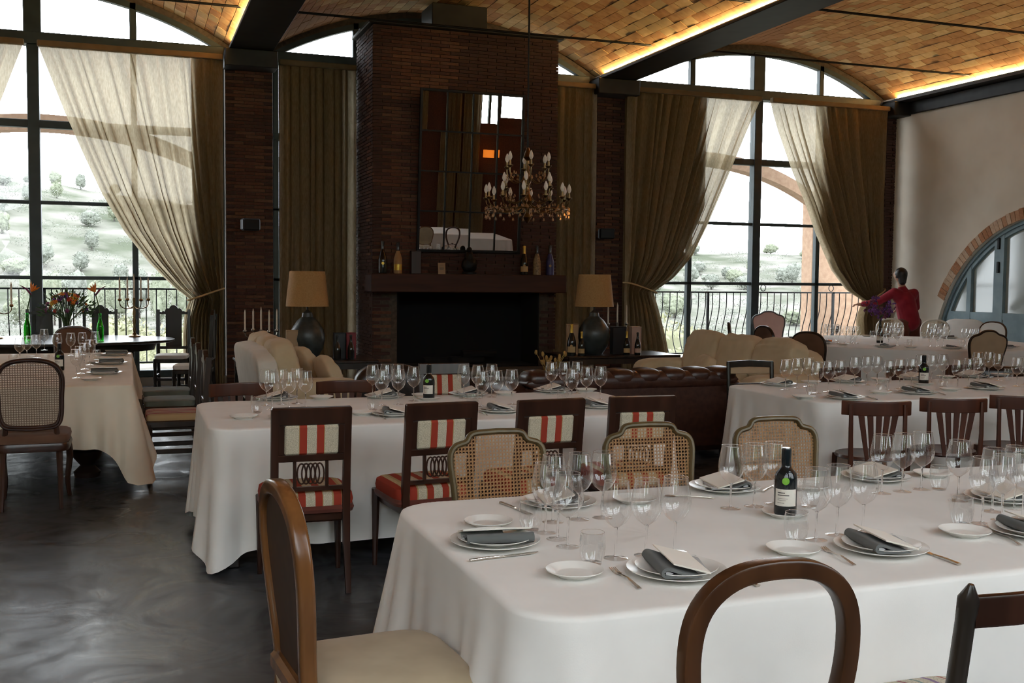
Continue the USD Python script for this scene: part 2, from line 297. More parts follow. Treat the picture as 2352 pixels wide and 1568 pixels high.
def largest(items, n):
    """Splits (centre, size, mesh) pieces: the n that show largest in the picture, and the rest."""
    def area(it):
        u, v, d = px(it[0])
        if d < .1 or not (-40 < u < 2392 and -40 < v < 1608): return 0
        return it[1] / d ** 2
    o = sorted(range(len(items)), key=lambda k: -area(items[k])); top = [k for k in o[:n] if area(items[k]) > 0]; s = set(top)
    return [items[k] for k in top], [items[k] for k in range(len(items)) if k not in s]

def brickwork(o, u, v, n, w, h, bl=.27, bh=.038, gap=.010, holes=(), seed=0, d=.02):
    """Courses of thin bricks on a face: o corner, u along, v up, n outward."""
    r = random.Random(seed); o, u, v, n = (np.asarray(q, float) for q in (o, u, v, n)); out = []
    for i in range(int(h / (bh + gap))):
        z = i * (bh + gap); x = -(bl + gap) * (.5 if i % 2 else 0) - r.random() * .03
        while x < w:
            a, b = max(x, 0), min(x + bl, w); x += bl + gap
            if b - a < .03 or any(p < b and a < q and s < z + bh and z < t for p, s, q, t in holes): continue
            pr = d + r.uniform(-.004, .005); c = o + u * (a + b) / 2 + v * (z + bh / 2 + r.uniform(-.002, .002))
            q = np.array([[i_, j_, k_] for k_ in (0, 1) for j_ in (-1, 1) for i_ in (-1, 1)], float)
            P = c + u * (q[:, :1] * (b - a) / 2) + v * (q[:, 1:2] * bh / 2) + n * (q[:, 2:] * pr)
            F = np.vstack([_BF[:, [0, 1, 2]], _BF[:, [0, 2, 3]]])
            if np.dot(np.cross(u, v), n) < 0: F = F[:, ::-1]
            out.append((c + n * pr, (b - a) * bh, (P, F), r.randrange(4)))
    return out
def lay_bricks(par, items, n=300):
    top, rest = largest(items, n)
    for it in top: part(par, 'brick', it[2], f'brick_{it[3]}', smooth=False)
    if rest: part(par, 'brickwork', cat([it[2] for it in rest]), 'brick_rest', smooth=False, kind='stuff')

# ---- far wall: piers of thin brick, head wall over the lunettes
wall = thing('wall_back', kind='structure')
def arc_pts(c, half, z0, rise, n=40):
    R = (half ** 2 + rise ** 2) / (2 * rise); a = math.asin(half / R)
    return [(c + R * math.sin(t), z0 + rise - R + R * math.cos(t)) for t in np.linspace(-a, a, n)]
head = sbox(-4.1, 4.74, 13.3, 6.3)
for c in WC: head = head.difference(Polygon(arc_pts(c, 2.5, 4.82, .68) + [(c + 2.5, 4.7), (c - 2.5, 4.7)]))
part(wall, 'head_wall', extr(head, .28, 'xz', WY + .02), 'mortar')
bits = []
for i, p in enumerate(PX):
    x0, x1 = p - PW, min(p + PW, 13.04); x0 = max(x0, -4.03)
    part(wall, 'pier', box2((x0, WY - .02, 0), (x1, WY + .3, 4.74)), 'mortar')
    bits += brickwork((x0, WY - .02, 0), (1, 0, 0), (0, 0, 1), (0, -1, 0), x1 - x0, 4.74, seed=i)
    part(wall, 'corbel', box2((x0 - .03, WY - .42, 4.50 if i else 4.52), (min(x1 + .03, 13.04), WY - .03, 4.74), .01), 'black_beam')
lay_bricks(wall, bits, 300)
part(wall, 'sill', box2((-4.03, WY, 0), (13.04, WY + .28, .12)), 'terrace_stone')

# ---- windows of the far wall: three bays of steel bars, transom, lunette and panes
def window(name, c, y=WY, faces=-1, n=40):
    w = thing(name, kind='structure'); st = 'window_steel'; yb, yt = y + .02, y + .12
    bar = lambda nm, x0, z0, x1, z1, d=0: part(w, nm, box2((x0, yb - d, z0), (x1, yt + d, z1), .008), st)
    bar('head_rail', c - 2.5, 4.66, c + 2.5, 4.82, .06)
    bar('transom', c - 2.5, 3.55, c + 2.5, 3.655, .01)
    bar('glazing_bar', c - 2.5, 2.52, c + 2.5, 2.568); bar('glazing_bar', c - 2.5, 1.495, c + 2.5, 1.545); bar('bottom_rail', c - 2.5, .12, c + 2.5, .22)
    bar('mullion', c - .075, .12, c + .075, 4.66, .03); bar('lunette_mullion', c - .11, 4.82, c + .11, 5.46, .02)
    for s in (-1, 1):
        bar('mullion', c + s * 1.28 - .04, .12, c + s * 1.28 + .04, 4.66); bar('lunette_bar', c + s * 1.28 - .045, 4.82, c + s * 1.28 + .045, 5.34)
        bar('jamb', c + s * 2.46 - .04, .12, c + s * 2.46 + .04, 4.66)
    ring_ = Polygon(arc_pts(c, 2.5, 4.82, .68)).difference(Polygon(arc_pts(c, 2.5, 4.735, .68)))
    part(w, 'lunette_arch', extr(ring_, .1, 'xz', yb), st)
    xs = [-2.42, -1.32, -1.24, -.075, .075, 1.24, 1.32, 2.42]; zs = [(.22, 1.495), (1.545, 2.52), (2.568, 3.55), (3.655, 4.66)]
    for k in range(4):
        for z0, z1 in zs: part(w, 'pane', box2((c + xs[2 * k], y + .07, z0), (c + xs[2 * k + 1], y + .074, z1)), 'pane')
    lun = Polygon(arc_pts(c, 2.5, 4.75, .68))
    for k in range(4):
        q = lun.intersection(sbox(c + xs[2 * k] - (.1 if k == 0 else 0), 4.82, c + xs[2 * k + 1] + (.1 if k == 3 else 0), 6))
        part(w, 'pane', extr(q, .004, 'xz', y + .07), 'pane')
    return w
for i, c in enumerate(WC): window(f'window_{i + 1}', c)

# ---- vaulted ceiling of flat tiles between steel beams, tie rods, cove light strips
Sv, Zs, Za = 2.62, 4.82, 5.58; RISE = Za - Zs; RV = (Sv ** 2 + RISE ** 2) / (2 * RISE); AV = math.asin(Sv / RV)
for b, c in enumerate(WC):
    ce = thing('ceiling', kind='structure')
    outer = [(c + (RV + .05) * math.sin(t), Za - RV + (RV + .05) * math.cos(t)) for t in np.linspace(-AV, AV, 40)]
    inner = [(c + (RV + .014) * math.sin(t), Za - RV + (RV + .014) * math.cos(t)) for t in np.linspace(AV, -AV, 40)]
    part(ce, 'vault_shell', extr(Polygon(outer + inner), WY - FRONT + .2, 'xz', FRONT - .1), 'tile_mortar')
    r = random.Random(b); items = []; tw, tl, g = .142, .285, .007; na = int(2 * AV * RV / (tw + g))
    for i in range(na):
        t0 = -AV + (i + .5) * (2 * AV / na); y = FRONT - (tl + g) * (.5 if i % 2 else 0) - r.random() * .04
        while y < WY - .01:
            y0, y1 = max(y, FRONT), min(y + tl, WY); y += tl + g
            if y1 - y0 < .03: continue
            dz = r.uniform(-.003, .003); ha = tw / 2 / RV; P = []
            for rad in (RV + dz, RV + .02):
                for yy in (y0, y1):
                    for tt in (t0 - ha, t0 + ha): P.append((c + rad * math.sin(tt), yy, Za - RV + rad * math.cos(tt)))
            F = np.vstack([_BF[:, [0, 1, 2]], _BF[:, [0, 2, 3]]])[:, ::-1]
            cen = (c + RV * math.sin(t0), (y0 + y1) / 2, Za - RV + RV * math.cos(t0))
            items.append((cen, (y1 - y0) * tw * max(.05, abs(np.dot(_n(np.array(cen) - EYE), [math.sin(t0), 0, math.cos(t0)]))), (np.array(P), F), r.choice([0, 0, 1, 1, 2, 3, 4])))
    top, rest = largest(items, 300)
    for it in top: part(ce, 'tile', it[2], f'tile_{it[3]}', smooth=False)
    part(ce, 'tiling', cat([it[2] for it in rest]), 'tile_rest', smooth=False, kind='stuff')
    for y in (13.67, 11.12, 8.56, 6.0, 3.4, .9):
        part(ce, 'tie_rod', rod((c - 2.56, y, 4.89), (c + 2.56, y, 4.89), .016), 'iron')
def beam(x0, x1):
    t = thing('ceiling_beam', kind='structure'); c = (x0 + x1) / 2
    part(t, 'flange', box2((x0, FRONT, 4.74), (x1, WY - .01, 4.785), .006), 'black_beam')
    part(t, 'web', box2((c - .06, FRONT, 4.785), (c + .06, WY - .01, 4.95)), 'black_beam')
for p in PX[1:3]: beam(p - .30, p + .30)
beam(-4.03, -3.73)
t = thing('ceiling_beam', kind='structure')
part(t, 'flange', box2((12.74, FRONT, 4.74), (13.04, WY - .01, 4.785)), 'black_beam'); part(t, 'fascia', box2((12.98, FRONT, 4.53), (13.04, WY - .01, 4.74), .01), 'black_beam')
for i, x in enumerate((1.43, 7.125, 12.80)):
    wh = ('near the left window', 'beside the fireplace bay', 'along the white wall')[i]
    tt = thing('light_strip', f'warm light strip lying on top of the ceiling beam {wh}', 'light')
    part(tt, 'channel', box2((x - .045, FRONT + .2, 4.786), (x + .045, WY - .3, 4.80)), 'black_beam')
    part(tt, 'glowing_strip', box2((x - .02, FRONT + .25, 4.80), (x + .02, WY - .35, 4.808)), 'warm_led')

# ---- white right wall with the arched door ringed in brick
arch_c, arch_z, arch_r = 12.27, .22, 2.40
circ = Polygon([(arch_c + arch_r * math.sin(t), arch_z + arch_r * math.cos(t)) for t in np.linspace(0, 2 * PI, 96, endpoint=False)])
face = sbox(FRONT, 0, WY + .3, 4.9).difference(circ)
wr = thing('wall_right', kind='structure')
part(wr, 'plaster_face', extr(face, .3, 'yz', 13.04), 'plaster')
r = random.Random(3)
for a in np.arange(-64, 65, 2.02):
    t0, t1 = math.radians(a - .9), math.radians(a + .9); dz = r.uniform(-.004, .006); ro = arch_r + .17 + r.uniform(-.004, .004)
    q = [(arch_c + R_ * math.sin(t), arch_z + R_ * math.cos(t)) for R_, t in ((arch_r, t0), (arch_r, t1), (ro, t1), (ro, t0))]
    if px((13.03, q[0][0], q[0][1]))[0] > 2420: continue
    part(wr, 'brick', extr(Polygon(q), .03 + dz, 'yz', 13.04 - .012 - dz), r.choice(['voussoir_a', 'voussoir_b', 'voussoir_c']), smooth=False)
dr = thing('door_1', kind='structure')
inside = circ.buffer(-.004).intersection(sbox(0, 0, 20, 3)); X0 = 13.14
frame_ = circ.buffer(-.004).difference(circ.buffer(-.055)).intersection(sbox(0, 0, 20, 3))
part(dr, 'door_frame', extr(frame_, .1, 'yz', X0 - .03), 'blue_paint')
part(dr, 'backing', extr(inside, .02, 'yz', X0 + .12), 'blue_paint')
core = circ.buffer(-.055).intersection(sbox(0, 0, 20, 3)); rail = core.intersection(sbox(0, 0, 20, 1.06))
part(dr, 'lower_panel', extr(rail, .05, 'yz', X0 + .01), 'blue_paint')
part(dr, 'mid_rail', extr(core.intersection(sbox(0, .98, 20, 1.09)), .07, 'yz', X0), 'blue_paint')
ys = [14.62, 13.98, 13.35, 12.28, 11.2, 10.57, 9.93]
for k, y in enumerate(ys[1:-1]):
    wd = .10 if k in (1, 3) else .045
    q = core.intersection(sbox(y - wd, 0, y + wd, 4))
    part(dr, 'stile', extr(q, .07, 'yz', X0 - .005), 'blue_paint')
for y0, y1 in zip(ys[:-1], ys[1:]):
    q = core.buffer(-.05).intersection(sbox(y1 + .05, 1.09, y0 - .05, 4))
    if not q.is_empty: part(dr, 'pane', extr(q, .01, 'yz', X0 + .055), 'frosted_pane')
q = core.difference(core.buffer(-.06)).intersection(sbox(0, 1.06, 20, 4)); part(dr, 'arched_rail', extr(q, .06, 'yz', X0 + .003), 'blue_paint')
for z in (1.82, 2.2): part(dr, 'hinge', box2((X0 - .03, 13.33, z - .09), (X0 + .01, 13.38, z + .09), .008), 'iron')

# ---- left wall and the window wall behind the camera
wl = thing('wall_left', kind='structure'); part(wl, 'plaster_face', box2((-4.3, FRONT - .3, 0), (-4.03, WY + .3, 5.0)), 'plaster')
wf = thing('wall_front', kind='structure')
hole = sbox(-4.3, 0, 13.3, 6.3)
for c in WC[:2]: hole = hole.difference(sbox(c - 2.5, 1.45, c + 2.5, 4.66)).difference(Polygon(arc_pts(c, 2.5, 4.82, .68)))
hole = hole.difference(sbox(9.75, 3.72, 12.6, 4.62))
part(wf, 'brick_face', extr(hole, .28, 'xz', FRONT - .28), 'brick_0')
for i, c in enumerate(WC[:2]): window(f'window_{i + 4}', c, FRONT - .2)
w6 = thing('window_6', kind='structure')
for x in (9.75, 10.03, 10.4, 11.5, 12.6): part(w6, 'glazing_bar', box2((x - .03, FRONT - .16, 3.72), (x + .03, FRONT - .06, 4.62)), 'window_steel')
part(w6, 'pane', box2((9.75, FRONT - .12, 3.72), (12.6, FRONT - .115, 4.62)), 'pane')

# ================================================================ outside
tr = thing('terrace', 'pale stone terrace outside the far windows', 'terrace', kind='structure')
part(tr, 'paving', box2((-9, WY + .3, -.3), (18, 18.3, .12)), 'terrace_stone')
single('ground', grid(np.array([[(x, y, -.4) for x in (-60, 60)] for y in (FRONT - .3, -60)])), 'meadow', kind='structure')
def terr(x, y):
    az = np.degrees(np.arctan2(x, y)); top = np.interp(az, [-25, -8, 2, 12, 22, 32, 45], [4.6, 4.35, 3.7, 2.6, 1.9, 1.45, 1.2])
    d = np.hypot(x, y); n = meshkit.fbm(np.stack([x * .012 + 40, y * .012 + 40, 0 * x], -1), 5, 3) - .5
    near = -1.2 - np.clip((d - 18) / 60, 0, 1) * 8; valley = np.clip((d - 190) / 260, 0, 1); valley = valley * valley * (3 - 2 * valley)
    hill = np.tan(np.radians(top)) * 450 + 9
    return near + valley * hill + n * (1.2 + 16 * np.clip((d - 120) / 300, 0, 1))
rr = np.r_[18.4, np.geomspace(20, 520, 90)]; th = np.radians(np.linspace(-32, 52, 120))
G = np.array([[(q * math.sin(t) / math.cos(t) * math.cos(t), q * math.cos(t), 0) for t in th] for q in rr]); G[..., 2] = terr(G[..., 0], G[..., 1])
single('hillside', grid(G), 'field', kind='structure', smooth=True)
def leafy(c, R_, n, s, seed):
    g = np.random.default_rng(seed); d = g.normal(size=(n, 3)); d /= np.linalg.norm(d, axis=1, keepdims=True); k = meshkit.fbm(d * 2.5 + seed * 3.1 + 9, 3, seed)[:, None]
    p = np.asarray(c) + d * np.asarray(R_) * (.62 + .62 * k) * g.uniform(.86, 1.04, (n, 1)); a = g.normal(size=(n, 3)); a /= np.linalg.norm(a, axis=1, keepdims=True); b = np.cross(a, d); b /= np.linalg.norm(b, axis=1, keepdims=True) + 1e-9
    z = s * g.uniform(.6, 1.4, (n, 1)); V = np.stack([p - a * z, p + b * z * .5, p + a * z, p - b * z * .5], 1).reshape(-1, 3); i = np.arange(n)[:, None] * 4
    return V, np.vstack([i + [0, 1, 2], i + [0, 2, 3]])
def tree(x, y, h, w, k, seed, name='tree'):
    z = float(terr(np.array([x]), np.array([y]))[0]); lab = ('dark green', 'yellowish green', 'grey green')[k]
    t = thing(name, f'hazy {lab} tree in the valley beyond the windows', 'tree', (x, y, z - .3), group=f'hazy {lab} trees in the valley')
    q = random.Random(seed); bl = [mv(blob((w * .36, w * .36, h * .34), seed, 3, .4, 3), (0, 0, h * .55))]
    for _ in range(5): bl.append(mv(blob((w * .20, w * .20, h * .17), seed + _, 2, .4, 3), (q.uniform(-.3, .3) * w, q.uniform(-.3, .3) * w, h * q.uniform(.35, .8))))
    if math.hypot(x, y) < 100: bl += [leafy((0, 0, h * .55), (w * .52, w * .52, h * .46), 2800, .085, seed)]
    else: bl += [leafy((0, 0, h * .52), (w * .5, w * .5, h * .46), 1100, .17, seed)]
    part(t, 'crown', cat(bl), f'leaves_{k}', smooth=True); part(t, 'trunk', tube([(0, 0, 0), (0, 0, h * .45)], [w * .05, w * .03], 6), 'dark_oak')
tr_r = random.Random(11); spots = []
def grove(n, a0, a1, d0, d1, h0, h1, wk, kinds, seed):
    k = tries = 0
    while k < n and tries < 2000:
        tries += 1; a = math.radians(tr_r.uniform(a0, a1)); d = tr_r.uniform(d0, d1); w = tr_r.uniform(*wk); x, y = d * math.sin(a), d * math.cos(a)
        if any(math.hypot(x - p, y - q) < (w + v) * .62 for p, q, v in spots): continue
        spots.append((x, y, w)); tree(x, y, tr_r.uniform(h0, h1), w, tr_r.choice(kinds), seed + k); k += 1
grove(14, -10, 6, 28, 75, 3.5, 6, (3, 5), [1, 1, 0, 2], 0); grove(16, 26, 42, 28, 90, 3.2, 5.5, (3, 5), [2, 0, 2, 1], 40)
for i in range(10): a = math.radians(-4.5 + i * 1.0); d = 205 + 14 * (i % 3); spots.append((d * math.sin(a), d * math.cos(a), 4)); tree(d * math.sin(a), d * math.cos(a), tr_r.uniform(9, 12.5), 4.2, tr_r.choice([2, 0]), 80 + i)
grove(40, -12, 4, 215, 450, 4, 7, (3.5, 7), [0, 2, 2], 120); grove(36, 25, 42, 215, 430, 4, 7, (3.5, 7), [0, 2, 2], 160)
sc = []
for i in range(700):
    a = math.radians(tr_r.uniform(-13, 44)); d = tr_r.uniform(90, 470); x, y = d * math.sin(a), d * math.cos(a); w = tr_r.uniform(1.8, 5)
    if any(math.hypot(x - p, y - q) < (w + v) * .7 for p, q, v in spots): continue
    sc.append(leafy((x, y, float(terr(np.array([x]), np.array([y]))[0]) + .25 * w), (w, w, w * .5), 160, .2, i))
single('hillside_scrub', cat(sc), 'leaves_2', 'low hazy scrub scattered over the far hillside', 'shrubs', kind='stuff', smooth=True)
# arcade in front of the windows and its railing
for i, c in enumerate(WC):
    nm = ('left', 'middle', 'right')[i]
    a = Polygon(arc_pts(c, 2.55, 3.10, .66)); b = Polygon(arc_pts(c, 2.55, 3.33, .67) + [(c + 2.55, 3.0), (c - 2.55, 3.0)])
    single('arcade_arch', extr(b.difference(a.union(sbox(c - 2.55, 2.5, c + 2.55, 3.10))), .3, 'xz', 17.75), 'outer_brick', f'low brick arch of the terrace outside the {nm} window', 'arch')
for i, p in enumerate(PX): single('arcade_pier', box2((p - .3, 17.75, .12), (p + (.3 if i < 3 else 1.6), 18.1, 3.34), .01), 'outer_brick', ('brick terrace pier outside, left of the left window', 'brick terrace pier hidden by the left curtains', 'brick terrace pier behind the right lamp', 'sunlit orange brick pier outside the right window')[i], 'pier')
rl = thing('balcony_railing', 'dark iron balcony railing with bowed bars outside the windows', 'railing', (0, 0, 0))
part(rl, 'top_rail', box2((-4.5, 17.38, 1.34), (14.5, 17.42, 1.365)), 'iron'); part(rl, 'bottom_rail', box2((-4.5, 17.38, .2), (14.5, 17.42, .225)), 'iron')
bow = spline([(0, 1.35), (0, 1.15), (.03, .95), (.13, .68), (.15, .5), (.06, .3), (0, .21)], 14)
bars = []
x = -4.4
while x < 14.4:
    if not (1.6 < x < 7.2): bars.append(tube([(x, 17.4 + a, z) for a, z in bow], .009, 5))
    x += .150
for bmesh in bars: part(rl, 'baluster', bmesh, 'iron')
for p in (-4.0, -1.2, 1.7, 7.3, 10.2, 13.0): part(rl, 'post', box2((p - .02, 17.38, .12), (p + .02, 17.42, 1.36)), 'iron')
for p in (8.6, 11.4, 12.95): part(rl, 'scroll', tube([(p + .055 * math.cos(t), 17.4, 1.44 + .06 * math.sin(t)) for t in np.arange(16) * PI / 8], .008, 5, True), 'iron')
# ================================================================ fireplace
fp = thing('fireplace', 'tall brick chimney breast with a wide black firebox and thick mantel', 'fireplace')
FX0, FX1, FY, FZ = 3.186, 5.94, 14.52, 5.04
OX0, OX1, OZ0, OZ1 = 3.54, 5.69, .28, 1.36
cm = [box2((FX0 + .02, FY + .02, 0), (OX0, WY - .16, FZ)), box2((OX1, FY + .02, 0), (FX1 - .02, WY - .16, FZ)), box2((OX0, FY + .02, OZ1), (OX1, WY - .16, FZ)), box2((OX0, FY + .02, 0), (OX1, WY - .16, OZ0)), box2((OX0, FY + .75, OZ0), (OX1, WY - .16, OZ1))]
part(fp, 'core', cat(cm), 'mortar', smooth=False)
ins = [box2((OX0 - .0, FY + .03, OZ0), (OX0 + .02, FY + .76, OZ1)), box2((OX1 - .02, FY + .03, OZ0), (OX1, FY + .76, OZ1)), box2((OX0, FY + .73, OZ0), (OX1, FY + .75, OZ1)), box2((OX0, FY + .03, OZ1 - .02), (OX1, FY + .75, OZ1)), box2((OX0, FY + .03, OZ0), (OX1, FY + .75, OZ0 + .02))]
part(fp, 'firebox', cat(ins), 'soot')
bits = brickwork((FX0, FY + .02, 0), (1, 0, 0), (0, 0, 1), (0, -1, 0), FX1 - FX0, FZ, holes=[(OX0 - FX0, OZ0, OX1 - FX0, OZ1)], seed=21)
bits += brickwork((FX0 + .02, FY, 0), (0, 1, 0), (0, 0, 1), (-1, 0, 0), WY - .16 - FY, FZ, seed=22)
lay_bricks(fp, bits, 300)
part(fp, 'mantel', box2((3.10, 14.2, 1.365), (5.98, 14.62, 1.62), .012), 'mantel_wood')
part(fp, 'hearth', box2((3.2, 14.0, 0), (5.9, FY + .05, OZ0), .015), 'mortar'); part(fp, 'cap', box2((3.12, 14.44, FZ), (6.0, WY - .16, FZ + .05), .01), 'black_beam')
part(fp, 'flue', box2((4.12, 14.85, FZ + .05), (4.95, 15.45, 5.5), .01), 'black_beam')
for i in range(4): part(fp, 'log', rod((4.0 + .2 * i, 14.8 + .06 * (i % 2), OZ0 + .08 + .09 * (i // 3)), (4.55 + .2 * i, 14.95, OZ0 + .08 + .09 * (i // 3)), .055, 10), 'soot')

mr = thing('wall_mirror', 'large gridded mirror in a thin black frame above the mantel', 'mirror', (4.578, 14.485, 1.95), rx=4.6)
MW, MH = 1.51, 2.22
for s in (-1, 1): part(mr, 'frame_side', box2((s * MW / 2 - .018, -.02, -.02), (s * MW / 2 + .018, .02, MH + .02), .004), 'iron')
for z in (0, MH): part(mr, 'frame_rail', box2((-MW / 2, -.02, z - .018), (MW / 2, .02, z + .018), .004), 'iron')
part(mr, 'backing', box2((-MW / 2, .008, 0), (MW / 2, .02, MH)), 'iron')
for i in range(1, 4):
    part(mr, 'glazing_bar', box2((-MW / 2 + i * MW / 4 - .011, -.012, 0), (-MW / 2 + i * MW / 4 + .011, .004, MH)), 'iron'); part(mr, 'glazing_bar', box2((-MW / 2, -.012, i * MH / 4 - .011), (MW / 2, .004, i * MH / 4 + .011)), 'iron')
r = random.Random(5)
for i in range(4):
    for j in range(4):
        x, z = -MW / 2 + (i + .5) * MW / 4, (j + .5) * MH / 4
        part(mr, 'mirror_pane', mv(box((0, 0, 0), (MW / 4 - .02, .004, MH / 4 - .02)), (x, .003, z), rz=r.uniform(-.25, .25), rx=r.uniform(-.25, .25)), 'mirror')

for nm, p, rz in (('left', (1.62, 15.63, 2.30), 12), ('right', (7.25, 15.63, 2.30), -14)):
    sp = thing('wall_speaker', f'small black loudspeaker on the brick pier {nm} of the fireplace', 'speaker', p, rz)
    part(sp, 'cabinet', box((0, -.09, 0), (.25, .16, .17), .02), 'speaker_black'); part(sp, 'grille', box((0, -.175, 0), (.22, .012, .145), .005), 'iron'); part(sp, 'bracket', box((0, .03, -.02), (.05, .16, .05)), 'iron')

# ================================================================ curtains
def curtain(label, xo, edge, tie=None, lin=None, yc=15.52, n=15, seed=0, ztop=4.65, tie_dz=.14):
    """xo: outer side; edge: [(x, z)] of the inner edge from top to bottom; tie: height of the tieback."""
    t = thing('curtain', label, 'curtain'); r = random.Random(seed); e = sorted(edge, key=lambda q: q[1]); zs = np.linspace(.03, ztop, 70); nu = 260
    xi = np.interp(zs, [q[1] for q in e], [q[0] for q in e]); wtop = abs(xi[-1] - xo); u = np.linspace(0, 1, nu)
    ph = np.array([r.uniform(-.7, .7) for _ in range(8)]); warp = u + .018 * np.sin(2 * PI * (3 * u + ph[0])) + .012 * np.sin(2 * PI * (7 * u + ph[1]))
    P = np.zeros((70, nu, 3))
    for i, z in enumerate(zs):
        w = abs(xi[i] - xo) / wtop; g = 1 - w; near = math.exp(-((z - tie) / .22) ** 2) if tie else 0
        amp = .030 + .055 * g - .03 * near * (g > .3); topk = min(1, (ztop - z) / .25)
        f = np.sin(2 * PI * n * warp + ph[2] + .5 * math.sin(z * 1.3)) + .45 * np.sin(2 * PI * (n * .53) * warp + ph[3] + z * .5) + .22 * np.sin(2 * PI * n * 2.1 * warp + ph[4] + .3 * z)
        P[i, :, 0] = xo + (xi[i] - xo) * u + .35 * amp * np.cos(2 * PI * n * warp + ph[5]) * (1 - .6 * near) * np.minimum(1, np.minimum(u, 1 - u) * 12)
        P[i, :, 1] = yc + amp * (.35 + .65 * topk) * f - .05 * g * np.sin(PI * u) * (1 - near)
        P[i, :, 2] = z + (.035 * abs(math.sin(1)) * 0)
    part(t, 'drape', grid(P), 'curtain_cloth', smooth=True)
    s = 1 if xi[-1] > xo else -1
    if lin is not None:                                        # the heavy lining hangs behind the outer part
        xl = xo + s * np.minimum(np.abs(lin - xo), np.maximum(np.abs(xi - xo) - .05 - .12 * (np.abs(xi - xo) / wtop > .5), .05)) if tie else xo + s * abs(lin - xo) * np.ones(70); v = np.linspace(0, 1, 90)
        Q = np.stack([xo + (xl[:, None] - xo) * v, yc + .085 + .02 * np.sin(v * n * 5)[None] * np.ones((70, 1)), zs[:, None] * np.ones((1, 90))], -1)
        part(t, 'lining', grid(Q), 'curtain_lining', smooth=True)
    part(t, 'heading', box2((min(xo, xi[-1]), yc - .05, ztop - .07), (max(xo, xi[-1]), yc + .05, ztop + .01), .01), 'curtain_lining')
    if tie:
        xt = float(np.interp(tie, zs, xi)); c = spline([(xt + .02 * s, yc + .02, tie - .01), (xt + .01 * s, yc - .1, tie - .015), ((xt * .6 + xo * .4), yc - .155, tie + tie_dz * .4), (xo + .04 * s, yc - .10, tie + tie_dz), (xo, yc + .05, tie + tie_dz * 1.05)], 24)
        part(t, 'tieback', tube(c, .014, 6), 'rope', label='twisted gold rope tieback')
    return t
CY = 15.52
def edge_px(pts): return [tuple(at(x, y, Y=CY)[[0, 2]]) for x, y in pts]
eL = edge_px([(85, 98), (110, 160), (150, 260), (190, 350), (232, 440), (285, 530), (340, 600), (400, 660), (436, 686), (424, 722), (420, 770), (424, 900)])
eRl = edge_px([(1748, 226), (1712, 310), (1680, 390), (1655, 450), (1625, 520), (1590, 590), (1545, 640), (1500, 670), (1512, 720), (1530, 790), (1537, 900)])
eRr = edge_px([(1772, 236), (1790, 300), (1822, 390), (1855, 470), (1880, 540), (1915, 620), (1950, 668), (1985, 690), (1972, 730), (1975, 800), (1975, 900)])
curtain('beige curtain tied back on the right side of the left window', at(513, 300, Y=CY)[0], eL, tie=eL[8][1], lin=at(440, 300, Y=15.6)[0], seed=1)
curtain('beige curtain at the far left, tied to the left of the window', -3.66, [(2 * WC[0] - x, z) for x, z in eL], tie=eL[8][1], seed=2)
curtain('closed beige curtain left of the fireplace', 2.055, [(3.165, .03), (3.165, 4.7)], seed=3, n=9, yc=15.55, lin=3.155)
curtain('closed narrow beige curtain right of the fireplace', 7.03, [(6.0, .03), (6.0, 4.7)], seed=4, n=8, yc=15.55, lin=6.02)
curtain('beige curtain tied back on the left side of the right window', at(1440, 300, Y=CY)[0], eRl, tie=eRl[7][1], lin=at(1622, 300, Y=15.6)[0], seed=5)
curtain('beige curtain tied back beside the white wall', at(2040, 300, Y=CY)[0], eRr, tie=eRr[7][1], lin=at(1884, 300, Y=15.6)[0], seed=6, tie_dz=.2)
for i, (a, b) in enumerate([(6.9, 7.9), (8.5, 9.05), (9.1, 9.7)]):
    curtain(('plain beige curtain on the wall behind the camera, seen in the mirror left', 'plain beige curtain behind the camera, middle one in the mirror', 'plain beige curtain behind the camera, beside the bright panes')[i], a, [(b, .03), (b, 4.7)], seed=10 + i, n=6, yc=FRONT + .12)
hl = thing('wall_lamp', 'orange glowing lamp shade on the wall behind the camera, in the mirror', 'lamp', (9.95, FRONT + .25, 2.75)); part(hl, 'shade', lathe([(.0, 0), (.16, 0), (.16, .22), (0, .22)], 20), 'orange_lamp'); part(hl, 'bracket', box((0, -.1, .1), (.04, .3, .04)), 'iron')

# ================================================================ chandelier
ch = thing('chandelier', 'brass and crystal chandelier with flame bulbs hanging before the mirror', 'chandelier', (4.15, 11.0, 0))
part(ch, 'rod', rod((0, 0, 2.6), (0, 0, 5.52), .012, 8), 'iron'); part(ch, 'rose', lathe([(0, 5.5), (.07, 5.5), (.05, 5.56), (0, 5.56)], 16), 'iron')
part(ch, 'column', lathe([(0, 2.17), (.02, 2.19), (.05, 2.24), (.02, 2.29), (.03, 2.36), (.07, 2.42), (.03, 2.5), (.02, 2.6), (.05, 2.66), (.02, 2.74), (.018, 2.86), (.05, 2.9), (.015, 3.0), (0, 3.02)], 16), 'brass')
bulb = lathe([(0, 0), (.010, 0), (.022, .025), (.024, .04), (.017, .07), (.006, .095), (0, .1)], 12)
drop = lathe([(0, 0), (.010, .012), (.006, .03), (0, .036)], 6); dr_ = random.Random(9); drops = []
